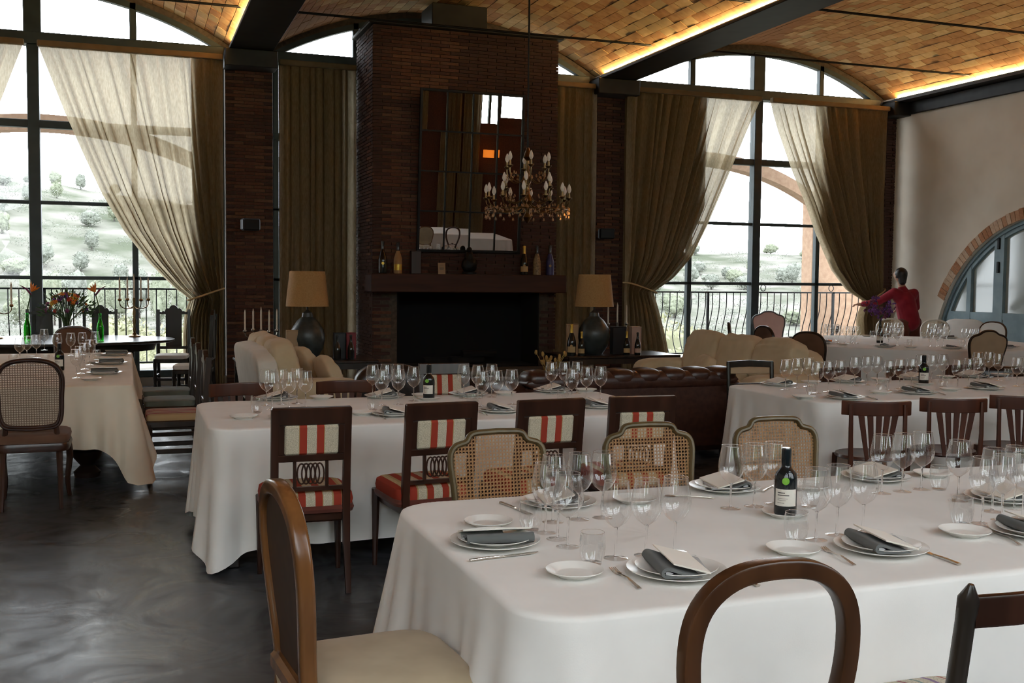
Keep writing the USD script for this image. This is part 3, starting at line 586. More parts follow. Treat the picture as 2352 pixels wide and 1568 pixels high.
for n_, R_, zb, zc, off in ((6, .245, 2.80, 2.72, .3), (6, .285, 2.575, 2.5, .1), (12, .46, 2.455, 2.40, .15)):
    for k in range(n_):
        a = 2 * PI * (k + off) / n_; c, s = math.cos(a), math.sin(a)
        pr = spline([(.02, zc), (R_ * .45, zc - .10), (R_ * .85, zc - .07), (R_, zc), (R_, zb - .015)], 14)
        part(ch, 'arm', tube([(q * c, q * s, z) for q, z in pr], .0055, 6), 'brass')
        part(ch, 'candle_cup', mv(lathe([(0, -.03), (.012, -.03), (.034, -.005), (.034, 0), (.012, 0), (.012, .05), (0, .05)], 12), (R_ * c, R_ * s, zb)), 'brass')
        part(ch, 'bulb', mv(bulb, (R_ * c, R_ * s, zb + .05)), 'bulb_glass')
        for d in range(9): drops.append(mv(drop, (R_ * c * (1 - .05 * d) + dr_.uniform(-.03, .03), R_ * s * (1 - .06 * d) + dr_.uniform(-.03, .03), zb - .10 - dr_.uniform(0, .08)), s=dr_.uniform(.8, 1.3)))
for k in range(72): a = 2 * PI * k / 72; drops.append(mv(drop, (.46 * math.cos(a), .46 * math.sin(a), 2.21 + .045 * (k % 3)), s=1.5))
part(ch, 'hoop', tube([(.44 * math.cos(a), .44 * math.sin(a), 2.32) for a in np.arange(40) * 2 * PI / 40], .006, 5, True), 'brass')
part(ch, 'crystal_drops', cat(drops), 'crystal', smooth=False, kind='stuff')
# ================================================================ tables and cloths
def rr_path(x0, x1, y0, y1, r, step=.02):
    pts = []
    for cx, cy, a0 in ((x1 - r, y1 - r, 0), (x0 + r, y1 - r, PI / 2), (x0 + r, y0 + r, PI), (x1 - r, y0 + r, 3 * PI / 2)):
        pts += [(cx + r * math.cos(a0 + PI / 2 * i / 8), cy + r * math.sin(a0 + PI / 2 * i / 8)) for i in range(9)]
    p = np.array(pts + pts[:1]); s = np.r_[0, np.cumsum(np.linalg.norm(np.diff(p, axis=0), axis=1))]; n = int(s[-1] / step)
    q = np.linspace(0, s[-1], n, endpoint=False); return np.stack([np.interp(q, s, p[:, 0]), np.interp(q, s, p[:, 1])], 1), s[-1]
def table_cloth(x0, x1, y0, y1, r=.13, top=.76, hem=.1, corner=.0, flare=.10, amp=.018, seed=0, cornerout=.10, nf=26):
    P, L = rr_path(x0, x1, y0, y1, r); n = len(P); T = np.roll(P, -1, 0) - np.roll(P, 1, 0); N = np.stack([T[:, 1], -T[:, 0]], 1); N /= np.linalg.norm(N, axis=1, keepdims=True)
    rg = random.Random(seed); s = np.arange(n) / n * 2 * PI
    cd = np.min([np.linalg.norm(P - np.array(c), axis=1) for c in ((x0 + r * .3, y0 + r * .3), (x1 - r * .3, y0 + r * .3), (x0 + r * .3, y1 - r * .3), (x1 - r * .3, y1 - r * .3))], axis=0); cn = np.exp(-(cd / .22) ** 2); c2 = np.exp(-(cd / .11) ** 2); cw = np.exp(-(cd / .45) ** 2)
    fold = sum(rg.uniform(.5, 1) / (1 + .04 * k) * np.sin(k * s + rg.uniform(0, 6.28)) for k in rg.sample(range(nf // 3, nf), 7)) / 3
    fold2 = np.sin(s * n * .02 / .16 * PI / PI + 1.3 * np.sin(3 * s)) ; rows = []
    mid = np.array([(x0 + x1) / 2, (y0 + y1) / 2]); hx = max(0, (x1 - x0) - (y1 - y0)) / 2; hy = max(0, (y1 - y0) - (x1 - x0)) / 2
    core = mid + np.clip(P - mid, [-hx, -hy], [hx, hy])
    for k in (0.02, .3, .6, .85, .96): rows.append(np.c_[core + (P - core) * k, np.full(n, top) + .0008 * fold])
    rows.append(np.c_[P - N * .012, np.full(n, top)]); rows.append(np.c_[P + N * .001, np.full(n, top - .004)]); rows.append(np.c_[P + N * .006, np.full(n, top - .014)])
    hz = hem - corner * c2; K = 22
    for k in range(1, K + 1):
        t = k / K; z = (top - .014) * (1 - t) + hz * t
        out = .006 + flare * t ** 1.3 + amp * (t ** .7) * fold * (1 + 2 * cw) + .022 * t * fold2 * cw * 1.6 + cornerout * t * cn
        rows.append(np.c_[P + N * out[:, None], z])
    R = np.array(rows); m = len(rows); V = R.reshape(-1, 3); i, j = np.meshgrid(np.arange(m - 1), np.arange(n), indexing='ij'); j2 = (j + 1) % n
    q = np.stack([i * n + j, i * n + j2, (i + 1) * n + j2, (i + 1) * n + j], -1).reshape(-1, 4)
    F = np.vstack([q[:, [0, 2, 1]], q[:, [0, 3, 2]]]); c = len(V); V = np.vstack([V, [[*mid, top]]])
    if hx or hy: F = np.vstack([F, [(k, (k + 1) % n, c) for k in range(n)]])
    else: F = np.vstack([F, [(k, (k + 1) % n, c) for k in range(n)]])
    return V, F
def dressed(name, where, x0, x1, y0, y1, clothmat='table_linen', legs=True, **kw):
    t = thing('dining_table', f'long dining table under the white cloth {where}', 'table')
    P, _ = rr_path(x0, x1, y0, y1, kw.get('r', .13)); part(t, 'tabletop', extr(Polygon(P).buffer(-.012), .04, 'xy', .714), 'dark_oak')
    if legs:
        for a in (x0 + .12, x1 - .12):
            for b in (y0 + .12, y1 - .12): part(t, 'leg', box((a, b, .357), (.06, .06, .714), .006), 'dark_oak')
    return single('tablecloth', table_cloth(x0, x1, y0, y1, **kw), clothmat, name, 'tablecloth', smooth=60)
TT = .76
dressed('white tablecloth on the near table, lower right', 'nearest the camera', .86, 3.95, 2.24, 3.60, hem=.02, corner=.01, flare=.06, seed=1, r=.16, amp=.030, cornerout=.05)
dressed('white tablecloth reaching the floor behind the striped chairs', 'behind the striped chairs', .39, 3.14, 5.64, 6.93, hem=.13, corner=.115, flare=.02, seed=2, r=.14, cornerout=.03, amp=.014)
dressed('white tablecloth on the right table behind the slatted chairs', 'behind the slatted chairs', 4.28, 7.45, 5.83, 7.04, hem=.08, corner=.07, flare=.03, seed=3, r=.12, cornerout=.03)
dressed('ecru tablecloth with a long hanging corner on the left table', 'at the left', -1.95, .02, 8.2, 11.7, 'ecru_linen', legs=False, hem=.30, corner=.26, flare=.03, seed=4, r=.03, amp=.008, cornerout=.13)
dressed('white tablecloth on the table reflected in the mirror', 'reflected in the mirror', 6.1, 9.6, 1.2, 2.6, hem=.08, corner=.05, flare=.03, seed=8, r=.12, cornerout=.03)
tl = thing('trestle', 'dark turned wooden trestle under the left table', 'trestle')
baluster = lathe([(0, 0), (.09, 0), (.10, .04), (.05, .09), (.10, .15), (.11, .2), (.06, .26), (.045, .28), (.11, .33), (.13, .38), (.07, .44), (.05, .48), (.07, .56), (.09, .66), (.09, .71), (0, .71)], 18)
for y in (8.75, 11.0):
    for x in (-.32, -1.55): part(tl, 'leg', mv(baluster, (x, y, 0)), 'dark_oak')
for y in (8.75, 11.0): part(tl, 'stretcher', box2((-1.7, y - .05, .24), (-.2, y + .05, .31), .01), 'dark_oak')
part(tl, 'long_stretcher', box2((-.98, 8.75, .25), (-.88, 11.0, .30), .01), 'dark_oak')
# round table
rt = thing('dining_table', 'round dining table under the white cloth by the right window', 'table', (9.85, 11.6, 0)); part(rt, 'tabletop', lathe([(0, .715), (1.70, .715), (1.70, .75), (0, .75)], 64), 'dark_oak'); part(rt, 'pedestal', lathe([(0, 0), (.5, 0), (.45, .06), (.12, .15), (.1, .6), (.3, .71), (0, .71)], 24), 'dark_oak')
def round_cloth(R, top, hem, seed, n=420):
    a = np.arange(n) * 2 * PI / n; rg = random.Random(seed); fold = sum(rg.uniform(.4, 1) * np.sin(k * a + rg.uniform(0, 6)) for k in (17, 23, 29, 34, 41)) / 3; rows = []
    for k in (.01, .5, .9, .985): rows.append((k * R + 0 * a, top + 0 * a))
    rows += [(R + 0 * a, top - .004 + 0 * a), (R + .006 + 0 * a, top - .015 + 0 * a)]
    for t in np.linspace(.06, 1, 16): rows.append((R + .006 + .05 * t + .03 * t ** .8 * fold, (top - .015) * (1 - t) + hem * t + 0 * a))
    P = np.array([np.stack([r_ * np.cos(a), r_ * np.sin(a), z_], 1) for r_, z_ in rows]); P = np.concatenate([P, P[:, :1]], 1); return grid(P[:, ::-1])
single('tablecloth', mv(round_cloth(1.72, TT, .06, 6), (9.85, 11.6, 0)), 'table_linen', 'white round tablecloth by the right window', 'tablecloth', smooth=60)
# dark oval table
ot = thing('dining_table', 'dark polished oval table in front of the left window', 'table', (-.98, 14.0, 0))
part(ot, 'tabletop', mv(lathe([(0, .735), (.97, .735), (1, .745), (1, .768), (.985, .775), (0, .775)], 64), s=np.array([1.52, .95, 1])), 'black_wood'); part(ot, 'apron', mv(lathe([(0, .64), (.84, .64), (.86, .735), (0, .735)], 48), s=np.array([1.52, .95, 1])), 'black_wood')
for x in (-.95, .95):
    part(ot, 'leg', mv(baluster, (x, -.35, 0), s=np.array([.9, .9, .9])), 'black_wood'); part(ot, 'leg', mv(baluster, (x, .35, 0), s=np.array([.9, .9, .9])), 'black_wood')
# consoles beside the fireplace, low table
def low_table(label, lo, hi, z, m='dark_oak'):
    t = thing('side_table', label, 'table'); part(t, 'tabletop', box2((*lo, z - .035), (*hi, z), .008), m)
    for a in (lo[0] + .05, hi[0] - .05):
        for b in (lo[1] + .05, hi[1] - .05): part(t, 'leg', box((a, b, (z - .035) / 2), (.055, .055, z - .035), .006), m)
    part(t, 'shelf', box2((lo[0] + .06, lo[1] + .06, .14), (hi[0] - .06, hi[1] - .06, .165)), m); part(t, 'apron', box2((lo[0] + .03, lo[1] + .02, z - .11), (hi[0] - .03, hi[1] - .03, z - .036)), m)
CZ = .56
low_table('low dark side table behind the left cream sofa', (1.20, 12.62), (2.85, 13.5), CZ); low_table('low dark side table right of the fireplace', (5.35, 12.62), (7.0, 13.5), CZ)
low_table('low dark coffee table between the sofas before the hearth', (3.3, 10.4), (4.9, 11.6), .42)

# ================================================================ chairs (front faces +y, origin on the floor under the seat)
def legs_taper(t, m, w=.19, d0=-.19, d1=.19, h=.43, r0=.020, r1=.013, splay=.02):
    for sx in (-1, 1):
        part(t, 'leg', tube([(sx * w, d1, h), (sx * (w + .002), d1 + .005, h * .5), (sx * (w + splay * .3), d1 + splay * .5, 0)], [r0 * 1.15, r0, r1], 8), m)
        part(t, 'leg', tube([(sx * w, d0, h), (sx * (w + .002), d0 - .01, h * .5), (sx * (w + splay * .3), d0 - splay * 2.2, 0)], [r0 * 1.1, r0, r1], 8), m)
def cane_panel(poly, y, sp=.0150, w=.0015):
    """Woven cane: pairs along both ways and two diagonals, clipped to the outline (x, z)."""
    x0, z0, x1, z1 = poly.bounds; ms = []
    def strips(dx, dz, step, wd, yo, offs=(0,)):
        L = (x1 - x0) + (z1 - z0); nx, nz = -dz, dx; c = ((x0 + x1) / 2, (z0 + z1) / 2); k = -L
        while k < L:
            for o in offs:
                a = (c[0] + nx * (k + o) - dx * L, c[1] + nz * (k + o) - dz * L); b = (c[0] + nx * (k + o) + dx * L, c[1] + nz * (k + o) + dz * L)
                q = LineString([a, b]).intersection(poly)
                for g in getattr(q, 'geoms', [q]):
                    if g.is_empty or g.length < .006: continue
                    p, r_ = np.array(g.coords[0]), np.array(g.coords[-1]); hw = np.array([nx, nz]) * wd / 2
                    f = [(p + hw), (p - hw), (r_ - hw), (r_ + hw)]
                    ms.append((np.array([(q_[0], y + yo + s, q_[1]) for s in (0, .0012) for q_ in f]), np.array([(0, 1, 2), (0, 2, 3), (4, 6, 5), (4, 7, 6), (0, 4, 5), (0, 5, 1), (2, 6, 7), (2, 7, 3)])))
            k += step
    strips(0, 1, sp, w, 0, (-.0013, .0013)); strips(1, 0, sp, w, .0012, (-.0013, .0013)); q = math.sqrt(.5); strips(q, q, sp * q, w * .9, .0024); strips(q, -q, sp * q, w * .9, -.0012)
    return cat(ms)
def loop(pts, n=110): return spline(pts, n, closed=True)
def seat_pad(w, d, h, z, fr=.0): return mv(superq((w, d, h), .45, .30, 32, 10), (0, 0, z))

def striped_chair(t):
    w, m = .175, 'mahogany'
    for s in (-1, 1):
        part(t, 'back_post', sweep([(s * w, -.26, .92), (s * w, -.225, .66), (s * w, -.20, .45), (s * w, -.21, .25), (s * w, -.27, 0)], rrect(.019, .017, .005, 2), up=(0, 1, 0), scale=[[1, 1], [1, 1], [1.05, 1.1], [.95, 1], [.7, .8]]), m)
        part(t, 'front_leg', tube([(s * .20, .20, .42), (s * .202, .205, .36), (s * .203, .205, .2), (s * .205, .21, 0)], [.026, .022, .018, .013], 8), m)
    tilt = 7.4
    bk = lambda mesh, z0=.66, y0=-.225: mv(mv(mesh, (0, 0, -z0)), (0, y0, z0), rx=tilt)
    part(t, 'top_rail', bk(box2((-.194, -.018, .842), (.194, .018, .928), .006)), m)
    part(t, 'lower_rail', bk(box2((-.165, -.016, .660), (.165, .016, .694), .004)), m)
    for s in (-1, 1): part(t, 'panel_stile', bk(box2((s * .157 - .028, -.016, .694), (s * .157 + .028, .016, .842), .004)), m)
    part(t, 'back_panel', bk(box2((-.132, -.021, .694), (.132, .021, .842), .010)), 'stripe_panel')
    part(t, 'low_rail', box2((-.165, -.222, .508), (.165, -.196, .530), .004), m)
    sp = []
    for k in range(5): c = -.044 + .022 * k; sp.append(tube([(c + .021 * math.cos(a), -.214, .594 + .05 * math.sin(a)) for a in np.arange(20) * PI / 10], .0045, 5, True))
    part(t, 'ring_splat', cat(sp), m)
    for s in (-1, 1): part(t, 'splat_post', box2((s * .078 - .008, -.226, .525), (s * .078 + .008, -.206, .665), .003), m)
    part(t, 'seat', mv(superq((.222, .215, .055), .5, .28, 36, 10), (0, 0, .452)), 'stripe_seat')
    part(t, 'seat_trim', mv(superq((.226, .219, .02), .2, .25, 36, 6), (0, 0, .412)), 'maroon_trousers')
    part(t, 'apron', box2((-.19, -.19, .345), (.19, .19, .405), .01), m)

def cane_chair(outline, zb, frame='gilt_wood', cane='cane', depth=.024, wid=.019, y=-.20, rake=9, seat='brown_cloth', sw=.235, sd=.225, sz=.445, webbing=True, legm=None, panel=None, sp=.0150):
    def build(t):
        L = loop(outline); P3 = np.c_[L[:, 0], 0 * L[:, 0], L[:, 1] - zb]
        prof = np.array([(-.5, -.5), (-.25, -.62), (.0, -.42), (.25, -.62), (.5, -.5), (.5, .5), (-.5, .5)]) * 2
        fr = sweep(P3, prof * [wid, depth * .6], up=None, closed=True) if False else sweep(P3, np.array([(a * depth * .55, b * wid) for a, b in ring(10)]), up=(0, 1.0, 0), closed=True)
        fr2 = sweep(P3 * [.955, 1, .965] + [0, -.006, .012], ring(6, .012, .006), up=(0, 1.0, 0), closed=True)
        put = lambda mesh: mv(mesh, (0, y, zb), rx=rake)
        part(t, 'back_frame', put(cat([fr, fr2])), frame)
        poly = Polygon([(a, b - zb) for a, b in L]).buffer(-wid * .5)
        if webbing: part(t, 'cane_back', put(cane_panel(poly, 0, sp)), cane, smooth=False, kind='stuff')
        if panel: part(t, 'back_pad', put(extr(poly, .03, 'xz', -.015)), panel)
        bot = min(abs(q[0]) for q in outline if q[1] < zb + .02) if False else .13
        for s in (-1, 1):
            part(t, 'back_leg', tube([(s * .15, y + .005, zb + .03), (s * .17, y + .02, sz - .05), (s * .175, y + .01, .2), (s * .18, y - .04, 0)], [.016, .022, .018, .013], 8), legm or frame)
            part(t, 'front_leg', tube(spline([(s * .20, .19, sz - .05), (s * .215, .215, sz - .15), (s * .20, .20, .14), (s * .21, .22, 0)], 10), np.linspace(.026, .014, 10), 8), legm or frame)
        part(t, 'seat', mv(superq((sw, sd, .045), .5, .32, 32, 10), (0, .0, sz + .02)), seat)
        part(t, 'seat_frame', mv(superq((sw + .004, sd + .004, .032), .25, .32, 32, 6), (0, 0, sz - .035)), legm or frame)
    return build
_h = [(.06, .914), (.108, .909), (.123, .898), (.132, .882), (.150, .872), (.184, .862), (.205, .836), (.210, .79), (.200, .69), (.172, .56), (.10, .545)]
LOUIS = [(0, .916)] + _h + [(0, .54)] + [(-a, b) for a, b in _h[::-1]]
TALL = [(0, 1.0), (.10, .99), (.17, .95), (.20, .87), (.195, .75), (.165, .56), (.09, .54), (0, .535), (-.09, .54), (-.165, .56), (-.195, .75), (-.20, .87), (-.17, .95), (-.10, .99)]
SERP = [(0, 1.04), (.07, 1.03), (.12, 1.0), (.17, .985), (.215, .955), (.23, .88), (.20, .72), (.16, .56), (.08, .545), (0, .54), (-.08, .545), (-.16, .56), (-.20, .72), (-.23, .88), (-.215, .955), (-.17, .985), (-.12, 1.0), (-.07, 1.03)]
OVALB = [(0, .99), (.12, .97), (.19, .90), (.205, .80), (.19, .68), (.15, .56), (.08, .54), (0, .535), (-.08, .54), (-.15, .56), (-.19, .68), (-.205, .80), (-.19, .90), (-.12, .97)]

def fan_chair(m):
    def build(t):
        a = np.linspace(-.62, .62, 18); R = .36
        cr = [(R * math.sin(q), -.21 + .1 - R * math.cos(q) + .26, .775) for q in a]
        part(t, 'crest_rail', sweep(cr, rrect(.011, .045, .008, 2), up=(0, 0, 1.0)), m)
        for s in (-1, 1):
            part(t, 'back_post', tube([(s * .165, -.19, .80), (s * .165, -.195, .6), (s * .16, -.19, .44), (s * .17, -.2, .2), (s * .19, -.24, 0)], [.013, .015, .017, .016, .013], 8), m)
            part(t, 'front_leg', tube([(s * .16, .17, .44), (s * .18, .19, 0)], [.018, .013], 8), m)
        for k in range(5):
            x1, x0 = (-.105 + .0525 * k), (-.06 + .03 * k); yy = -.225 + .02 * abs(k - 2) * .5
            part(t, 'slat', sweep([(x1, yy + .01, .74), (x0, -.19, .45)], rrect(.017, .005, .003, 2), up=(0, 1, 0), scale=[[1.1, 1], [.72, 1]]), m)
        part(t, 'seat', lathe([(0, .44), (.185, .44), (.205, .452), (.20, .468), (.17, .462), (0, .458)], 32), m)
        part(t, 'hoop_stretcher', tube([(.145 * math.cos(q), .145 * math.sin(q) - .01, .24) for q in np.arange(28) * 2 * PI / 28], .009, 6, True), m)
    return build
def carved_chair(m, seatm, top=1.16):
    def build(t):
        k = top / 1.16
        for s in (-1, 1):
            part(t, 'back_post', sweep([(s * .20, -.24, 1.10 * k), (s * .20, -.21, .5), (s * .20, -.21, .3), (s * .20, -.25, 0)], rrect(.02, .02, .004, 2), up=(0, 1, 0)), m)
            part(t, 'front_leg', lathe([(0, 0), (.018, 0), (.026, .06), (.018, .12), (.026, .2), (.018, .28), (.026, .36), (.026, .43), (0, .43)], 12, (s * .2, .2, 0)), m)
        half = [(0, 1.16), (.03, 1.155), (.05, 1.13), (.058, 1.115), (.085, 1.12), (.105, 1.10), (.115, 1.075), (.135, 1.08), (.155, 1.065), (.185, 1.075), (.185, 1.035), (.11, 1.035)]
        cr = Polygon([(a, b * k) for a, b in half] + [(-a, b * k) for a, b in half[::-1]])
        part(t, 'carved_crest', mv(extr(cr, .035, 'xz', -.245)), m)
        part(t, 'back_panel', box2((-.105, -.24, .58), (.105, -.215, 1.05 * k), .008), m); part(t, 'low_rail', box2((-.19, -.235, .56), (.19, -.205, .60), .004), m)
        part(t, 'seat_frame', box2((-.22, -.22, .40), (.22, .22, .455), .008), m); part(t, 'seat', mv(superq((.215, .215, .035), .4, .25, 28, 8), (0, .01, .475)), seatm)
        part(t, 'stretcher', box2((-.2, .19, .16), (.2, .215, .2), .004), m)
        for s in (-1, 1): part(t, 'side_stretcher', box2((s * .2 - .012, -.22, .2), (s * .2 + .012, .2, .235), .004), m)
    return build
def rail_chair(m, seatm, panel=None, w=.2, top=.86):
    def build(t):
        for s in (-1, 1): part(t, 'back_post', tube([(s * w, -.24, top), (s * w, -.21, .5), (s * w, -.21, .3), (s * w, -.25, 0)], [.018, .02, .02, .014], 8), m)
        part(t, 'crest_rail', sweep([(-w - .01, -.235, top - .02), (-w * .5, -.255, top - .015), (0, -.26, top - .012), (w * .5, -.255, top - .015), (w + .01, -.235, top - .02)], rrect(.012, .028, .006, 2), up=(0, 0, 1)), m)
        if panel: part(t, 'back_pad', box2((-w + .02, -.25, top - .10), (w - .02, -.235, top - .045), .005), panel)
        part(t, 'mid_rail', box2((-w, -.24, top - .22), (w, -.22, top - .18), .004), m)
        part(t, 'seat', mv(superq((.215, .21, .04), .45, .3, 28, 8), (0, 0, .465)), seatm); part(t, 'seat_frame', box2((-.205, -.2, .39), (.205, .2, .435), .01), m)
        legs_taper(t, m, .19, -.0, .18, .40) if False else [part(t, 'front_leg', tube([(s * .19, .185, .41), (s * .195, .19, 0)], [.022, .013], 8), m) for s in (-1, 1)]
    return build
def chair(key, build, name, label, x, y, rz, group=None, **kw): return copy(key, build, name, label, 'chair', (x, y, 0), rz, group, **kw)

# near table: three cane backs on its far side
cb = cane_chair(LOUIS, .54, seat='stripe_seat')
for i, x in enumerate((1.46, 2.16, 2.83)):
    chair('cane', cb, 'cane_back_chair', ('olive gilt chair with woven cane back, left of three across the near table', 'olive gilt chair with woven cane back, middle of three across the near table', 'olive gilt chair with woven cane back, right of three across the near table')[i], x, 3.93 + .02 * i, 180 + (2, -3, -4)[i])
# front row
def balloon(t):
    m = 'walnut'; O = [(0, 1.0), (.09, .988), (.158, .935), (.180, .84), (.167, .73), (.13, .62), (.10, .54), (.085, .485), (-.085, .485), (-.10, .54), (-.13, .62), (-.165, .72), (-.178, .82), (-.155, .90), (-.09, .945)]
    L = spline(O[:8], 40).tolist(); L = np.array([(a, b) for a, b in L]); Lf = np.vstack([L[::-1] * [1, 1], L[1:] * [-1, 1]])
    P = np.array([(a, -.21 - .06 * (b - .48), b) for a, b in Lf]); part(t, 'back_hoop', sweep(P, rrect(.019, .019, .007, 2), up=(0, 1, 0)), m)
    part(t, 'back_splat', sweep(spline([(-.125, -.222, .60), (-.06, -.222, .565), (0, -.222, .585), (.06, -.222, .565), (.125, -.222, .60)], 20), rrect(.009, .016, .005, 2), up=(0, 1, 0)), m)
    part(t, 'rosette', lathe([(0, -.014), (.022, -.012), (.022, .012), (0, .014)], 14, (0, 0, 0)) if False else mv(lathe([(0, -.014), (.022, -.012), (.022, .012), (0, .014)], 14), (0, -.222, .58), rx=90), m)
    for s in (-1, 1):
        part(t, 'back_leg', tube([(s * .09, -.205, .50), (s * .14, -.2, .40), (s * .16, -.22, .2), (s * .17, -.27, 0)], [.016, .022, .019, .013], 8), m)
        part(t, 'front_leg', tube(spline([(s * .19, .19, .42), (s * .2, .205, .3), (s * .185, .19, .12), (s * .2, .21, 0)], 10), np.linspace(.026, .014, 10), 8), m)
    part(t, 'seat_frame', mv(superq((.225, .22, .035), .25, .35, 32, 6), (0, 0, .405)), m); part(t, 'seat', mv(superq((.218, .213, .045), .5, .35, 32, 10), (0, 0, .45)), 'stripe_fine')
chair('balloon', balloon, 'balloon_back_chair', 'open balloon-back wooden chair at the front of the near table', 1.165, 1.955, 0)
def knob_chair(t):
    m = 'black_wood'
    for s in (-1, 1):
        part(t, 'back_post', tube(spline([(s * .185, -.265, .925), (s * .185, -.262, .91), (s * .186, -.235, .72), (s * .185, -.2, .46), (s * .185, -.21, .25), (s * .19, -.27, 0)], 16), np.r_[.006, .023, np.linspace(.021, .022, 10), np.linspace(.02, .014, 4)], 12), m)
        part(t, 'front_leg', tube([(s * .19, .19, .42), (s * .195, .2, 0)], [.024, .013], 8), m)
    part(t, 'crest_rail', sweep([(-.175, -.262, .865), (-.09, -.285, .87), (0, -.292, .872), (.09, -.285, .87), (.175, -.262, .865)], rrect(.011, .035, .008, 2), up=(0, 0, 1)), 'mahogany')
    part(t, 'mid_rail', sweep([(-.175, -.225, .62), (0, -.245, .625), (.175, -.225, .62)], rrect(.010, .02, .006, 2), up=(0, 0, 1)), m)
    part(t, 'seat_frame', box2((-.205, -.205, .385), (.205, .205, .43), .01), m); part(t, 'seat', mv(superq((.225, .22, .045), .5, .28, 32, 10), (0, .01, .485)), 'stripe_fine')
chair('knob', knob_chair, 'rail_back_chair', 'black wooden chair with fine striped seat at the lower right corner', 1.83, 1.98, 0)
def velvet_chair(t):
    m = 'honey_wood'; O = [(0, 1.02), (.08, 1.01), (.165, .965), (.205, .88), (.20, .77), (.172, .66), (.15, .56), (.16, .46)]
    L = spline(O, 40); Lf = np.vstack([L[::-1], L[1:] * [-1, 1]]); P = np.array([(a, -.20 - .08 * max(0, b - .5), b) for a, b in Lf])
    part(t, 'back_frame', sweep(P, rrect(.020, .021, .010, 3), up=(0, 1, 0)), m)
    q = Polygon([(a, b) for a, b in Lf]).buffer(-.008); e = extr(q, .018, 'xz', -.006); v = e[0].copy(); v[:, 1] += -.20 - .08 * np.maximum(0, v[:, 2] - .5); part(t, 'back_panel', (v, e[1]), 'dark_hide')
    part(t, 'low_rail', box2((-.165, -.235, .50), (.165, -.185, .555), .012), m)
    for s in (-1, 1):
        part(t, 'back_leg', tube([(s * .16, -.2, .48), (s * .17, -.2, .38), (s * .175, -.22, .18), (s * .18, -.28, 0)], [.022, .024, .02, .014], 10), m)
        part(t, 'front_leg', tube(spline([(s * .2, .21, .42), (s * .215, .23, .3), (s * .2, .21, .12), (s * .21, .23, 0)], 10), np.linspace(.028, .015, 10), 8), m)
    part(t, 'seat', mv(superq((.245, .24, .075), .6, .38, 40, 14), (0, .015, .485)), 'cream_velvet'); part(t, 'seat_frame', mv(superq((.235, .225, .03), .25, .38, 32, 6), (0, .015, .385)), m)
chair('velvet', velvet_chair, 'velvet_seat_chair', 'honey brown chair with a cream velvet seat at the near table left end', .592, 2.70, -85.5)
chair('balloon', balloon, 'balloon_back_chair', 'open balloon-back chair at the table reflected in the mirror', 7.85, 2.88, 180)
chair('mirrorwhite', cane_chair(OVALB, .54, 'honey_wood', seat='cream_velvet', webbing=False, panel='cream_velvet', rake=7), 'oval_back_chair', 'oval cream-backed chair at the table reflected in the mirror', 7.05, 2.9, 180)
# middle table: striped chairs on the near side, one across, two plain rails across
for i, (x, y, rz) in enumerate([(at(714, 920, Y=5.17)[0], 5.40, -1), (at(1011, 918, Y=5.15)[0] - .02, 5.41, 5), (at(1257, 905, Y=5.15)[0], 5.41, 3), (at(1480, 905, Y=5.15)[0], 5.42, -4)]):
    chair('striped', striped_chair, 'striped_chair', ('first', 'second', 'third', 'fourth')[i] + ' red striped dark chair from the left along the middle table', x, y - .03, rz)
chair('striped', striped_chair, 'striped_chair', 'red striped dark chair on the far side of the middle table', 2.19, 7.3, 178)
fd = fan_chair('red_wood')
for i, x in enumerate((at(552, 880, Y=7.5)[0], at(802, 880, Y=7.5)[0] - .03)): chair('fandark', fd, 'slat_back_chair', ('left', 'right')[i] + ' dark slat-back chair on the far side of the middle table', x, 7.3, 180)
# right table
fr_ = fan_chair('red_wood')
for i, (x, y) in enumerate([(4.42, 5.52), (5.02, 5.52), (5.60, 5.53)]): chair('fandark', fd, 'slat_back_chair', ('left', 'middle', 'right')[i] + ' reddish slat-back chair on the near side of the right table', x, y, -22)
for i, x in enumerate((5.75, 6.45, 7.1)): chair('fandark', fd, 'slat_back_chair', ('left', 'middle', 'right')[i] + ' dark slat-back chair on the far side of the right table', x, 7.42, 180)
chair('railp', rail_chair('black_wood', 'tan_cloth', 'tan_cloth'), 'rail_back_chair', 'black chair with a brown padded rail left of the right table', 5.0, 7.62, 172)
# left table
chair('leftcane', cane_chair(TALL, .54, 'mahogany', 'brown_cane', seat='brown_cloth', y=-.2, rake=6, sp=.0155), 'cane_back_chair', 'brown chair with a cane back at the near end of the left table', -.62, 7.80, 0)
hs = carved_chair('dark_oak', 'stripe_warm', .98)
chair('warm', hs, 'carved_chair', 'dark carved chair with warm striped seat, nearest on the left table side', .33, 8.62, 90)
ho = carved_chair('dark_oak', 'olive_cloth', .98)
for i, y in enumerate((9.55, 10.35)): chair('olive', ho, 'carved_chair', ('middle', 'farthest')[i] + ' dark carved chair with olive seat along the left table side', .33, y, 90)
chair('endwood', cane_chair(TALL, .54, 'walnut', seat='brown_cloth', webbing=False, panel='brown_cloth', rake=5), 'round_back_chair', 'brown round-topped chair at the far end of the left table', -.56, 12.05, 180)
cw_ = carved_chair('black_wood', 'white_cushion')
for i, (x, y, rz, l) in enumerate([(-1.07, 15.1, 180, 'left dark carved chair behind the oval table'), (-.37, 15.1, 180, 'dark carved chair behind the green bottle on the oval table'), (.54, 14.98, 172, 'dark carved chair beside the left curtain, behind the oval table'), (.72, 13.2, 80, 'dark carved chair seen edge-on at the right end of the oval table')]):
    chair('carved', cw_, 'carved_chair', l, x, y, rz)
